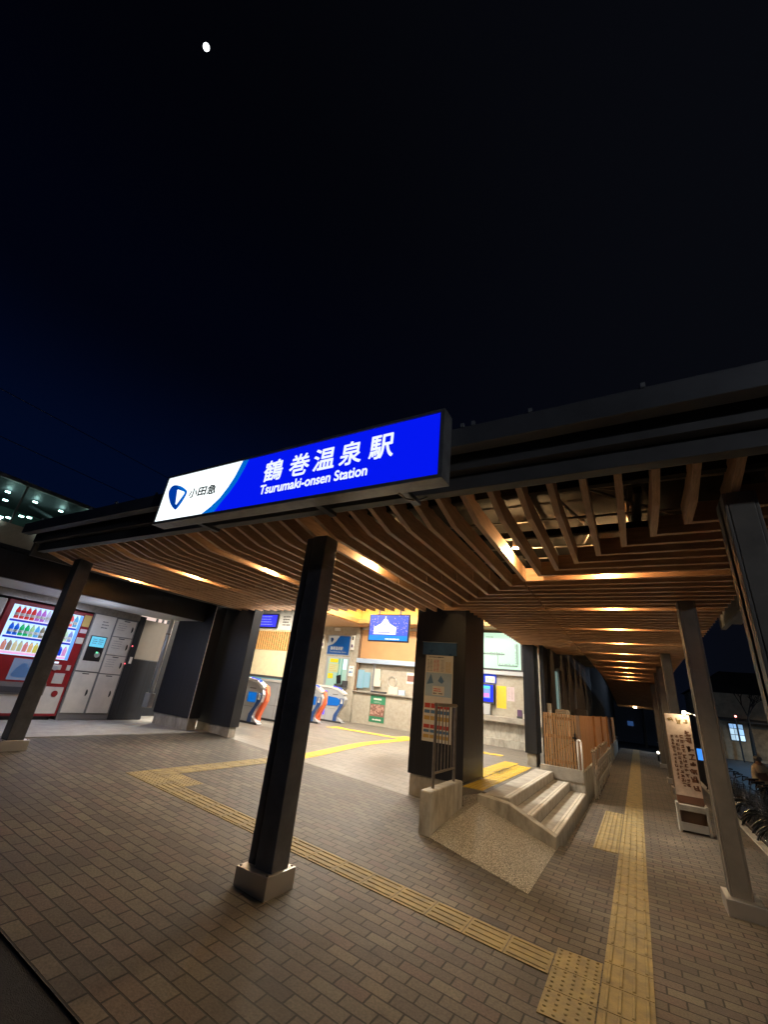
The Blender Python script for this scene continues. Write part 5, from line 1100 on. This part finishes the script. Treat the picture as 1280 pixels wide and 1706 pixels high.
# street lamp lighting the road (its head stands beyond the big column)
def street_lamp(x, y, zb, h, label, pw, c, kind='SPOT'):
    t = thing('street_lamp', label, 'street lamp', (x, y, zb))
    obj('pole', MB().tube((x,y,zb),(x,y,zb+h),0.06,0.045), M['darkgrey'], t)
    obj('arm', MB().path([(x,y,zb+h),(x-0.4,y,zb+h+0.15),(x-0.9,y,zb+h+0.15)],0.03), M['darkgrey'], t)
    obj('lamp_head', MB().box(x-1.3,x-0.85,y-0.1,y+0.1,zb+h+0.10,zb+h+0.18), M['darkgrey'], t)
    obj('lamp_glass', MB().box(x-1.28,x-0.88,y-0.08,y+0.08,zb+h+0.085,zb+h+0.099), emit('street_lamp_glass', c, 10), t)
    l = bpy.data.lights.new('street_lamp_light', kind); l.energy = pw; l.color = c; l.shadow_soft_size = 0.12
    if kind == 'SPOT': l.spot_size = R_(155); l.spot_blend = 0.5
    lo = bpy.data.objects.new('street_lamp_light', l); COL.objects.link(lo); lo.parent = t; lo.location = (-1.08, 0, h + 0.06)
street_lamp(9.0, 33, -0.45, 6.0, 'cool street lamp standing over the road behind the parked bicycles', 2200, (0.30,0.62,1.0))
street_lamp(6.2, -0.9, -0.45, 4.4, 'tall street lamp standing on the road side right of the camera', 220, (0.92,0.95,1.0), 'POINT')

street_lamp(11.5, 40, -0.45, 4.6, 'added warm street lamp brightening the dim shop house', 420, (1.0,0.78,0.5))  # added lamp, warms and brightens the shop wall
street_lamp(1.6, 37, -0.45, 4.2, 'added cool street lamp brightening the far end of the walkway', 90, (0.6,0.75,1.0), 'POINT')  # added lamp, lifts the dark house and far paving
# ================================================================ LIGHT IN THE HALL
lampm = emit('hall_ceiling_lamp', (1.0,0.93,0.80), 6)
for i, (x, y) in enumerate(((-7.6, 8.8), (-4.6, 8.8), (-7.6, 11.8), (-4.6, 11.8))):
    t = thing('hall_ceiling_light', ['near left', 'near right', 'far left', 'far right'][i] + ' square ceiling light of the station hall', 'ceiling light', (x, y, 4.7), 'ceiling lights in the hall')
    obj('diffuser', MB().box(x-0.3,x+0.3,y-0.3,y+0.3,4.70,4.745), lampm, t)
    l = bpy.data.lights.new('hall_light', 'AREA'); l.shape = 'SQUARE'; l.size = 0.6; l.energy = 270; l.color = (1.0,0.93,0.80)
    lo = bpy.data.objects.new('hall_light', l); COL.objects.link(lo); lo.parent = t; lo.location = (0, 0, -0.02)
for nm, loc, sx_, sy_ in (('cove_lamp', (-5.7, 13.88, 3.95), 6.6, 0.05), ('cove_lamp', (-9.08, 10.4, 3.95), 0.05, 6.2)):
    t = thing('cove_light_strip', 'hidden warm light strip inside the ' + ('rear' if sx_ > 1 else 'left') + ' ceiling cove of the hall', 'light strip', loc)
    obj('strip', MB().box(loc[0]-sx_/2, loc[0]+sx_/2, loc[1]-sy_/2, loc[1]+sy_/2, 3.91, 3.93), emit('cove_strip', (1.0,0.72,0.30), 12), t)
    l = bpy.data.lights.new(nm, 'AREA'); l.shape = 'RECTANGLE'; l.size = sx_; l.size_y = sy_; l.energy = 110; l.color = (1.0,0.72,0.30)
    lo = bpy.data.objects.new(nm, l); COL.objects.link(lo); lo.parent = t; lo.rotation_euler = (math.pi, 0, 0); lo.location = (0, 0, 0.01)
# paid area lights
for i, (x, y) in enumerate(((-13.0, 11.0), (-16.5, 15.0), (-12.6, 15.8))):
    t = thing('platform_ceiling_light', ['nearest', 'left', 'right'][i] + ' ceiling light behind the ticket gates', 'ceiling light', (x, y, 5.2), 'ceiling lights behind the gates')
    obj('diffuser', MB().box(x-0.5,x+0.5,y-0.1,y+0.1,5.22,5.28), lampm, t)
    l = bpy.data.lights.new('platform_light', 'AREA'); l.size = 1.0; l.energy = 480; l.color = (1.0,0.88,0.70)
    lo = bpy.data.objects.new('platform_light', l); COL.objects.link(lo); lo.parent = t
# shelter light above the machines
t = thing('shelter_light', 'slim cool light under the shelter above the coin lockers', 'light', (-9.3, 4.2, 2.62))
obj('tube', MB().box(-9.32,-9.28,0.2,1.2,2.60,2.635), emit('shelter_tube', (0.6,0.72,1.0), 8), t)
l = bpy.data.lights.new('shelter_lamp', 'AREA'); l.shape = 'RECTANGLE'; l.size = 0.1; l.size_y = 1.6; l.energy = 22; l.color = (0.62,0.72,1.0); lo = bpy.data.objects.new('shelter_lamp', l); COL.objects.link(lo); lo.parent = t; lo.location = (0.4, 0.0, -0.03)
l = bpy.data.lights.new('shelter_underside_fill', 'POINT'); l.energy = 6; l.color = (0.75,0.80,1.0); l.shadow_soft_size = 0.3; lo = bpy.data.objects.new('shelter_underside_fill', l); COL.objects.link(lo); lo.parent = t; lo.location = (0.25, 0.3, -0.35)  # added point light that brightens the shelter underside, away from the tube

# ================================================================ MOON
D = 3000.0; md = Vector((-0.464, 0.082, 0.882)).normalized() * D
q = MB(); q.ball((0, 0, 0), 34, 20, 1.0)
mo = obj('moon', q, emit('moon_surface', (0.92,0.97,1.0), 3.0), None, smooth=True); mo.location = md; mo.scale = (0.42, 0.42, 0.55)
tag(mo, 'small bright half-full moon in the dark sky', 'moon')
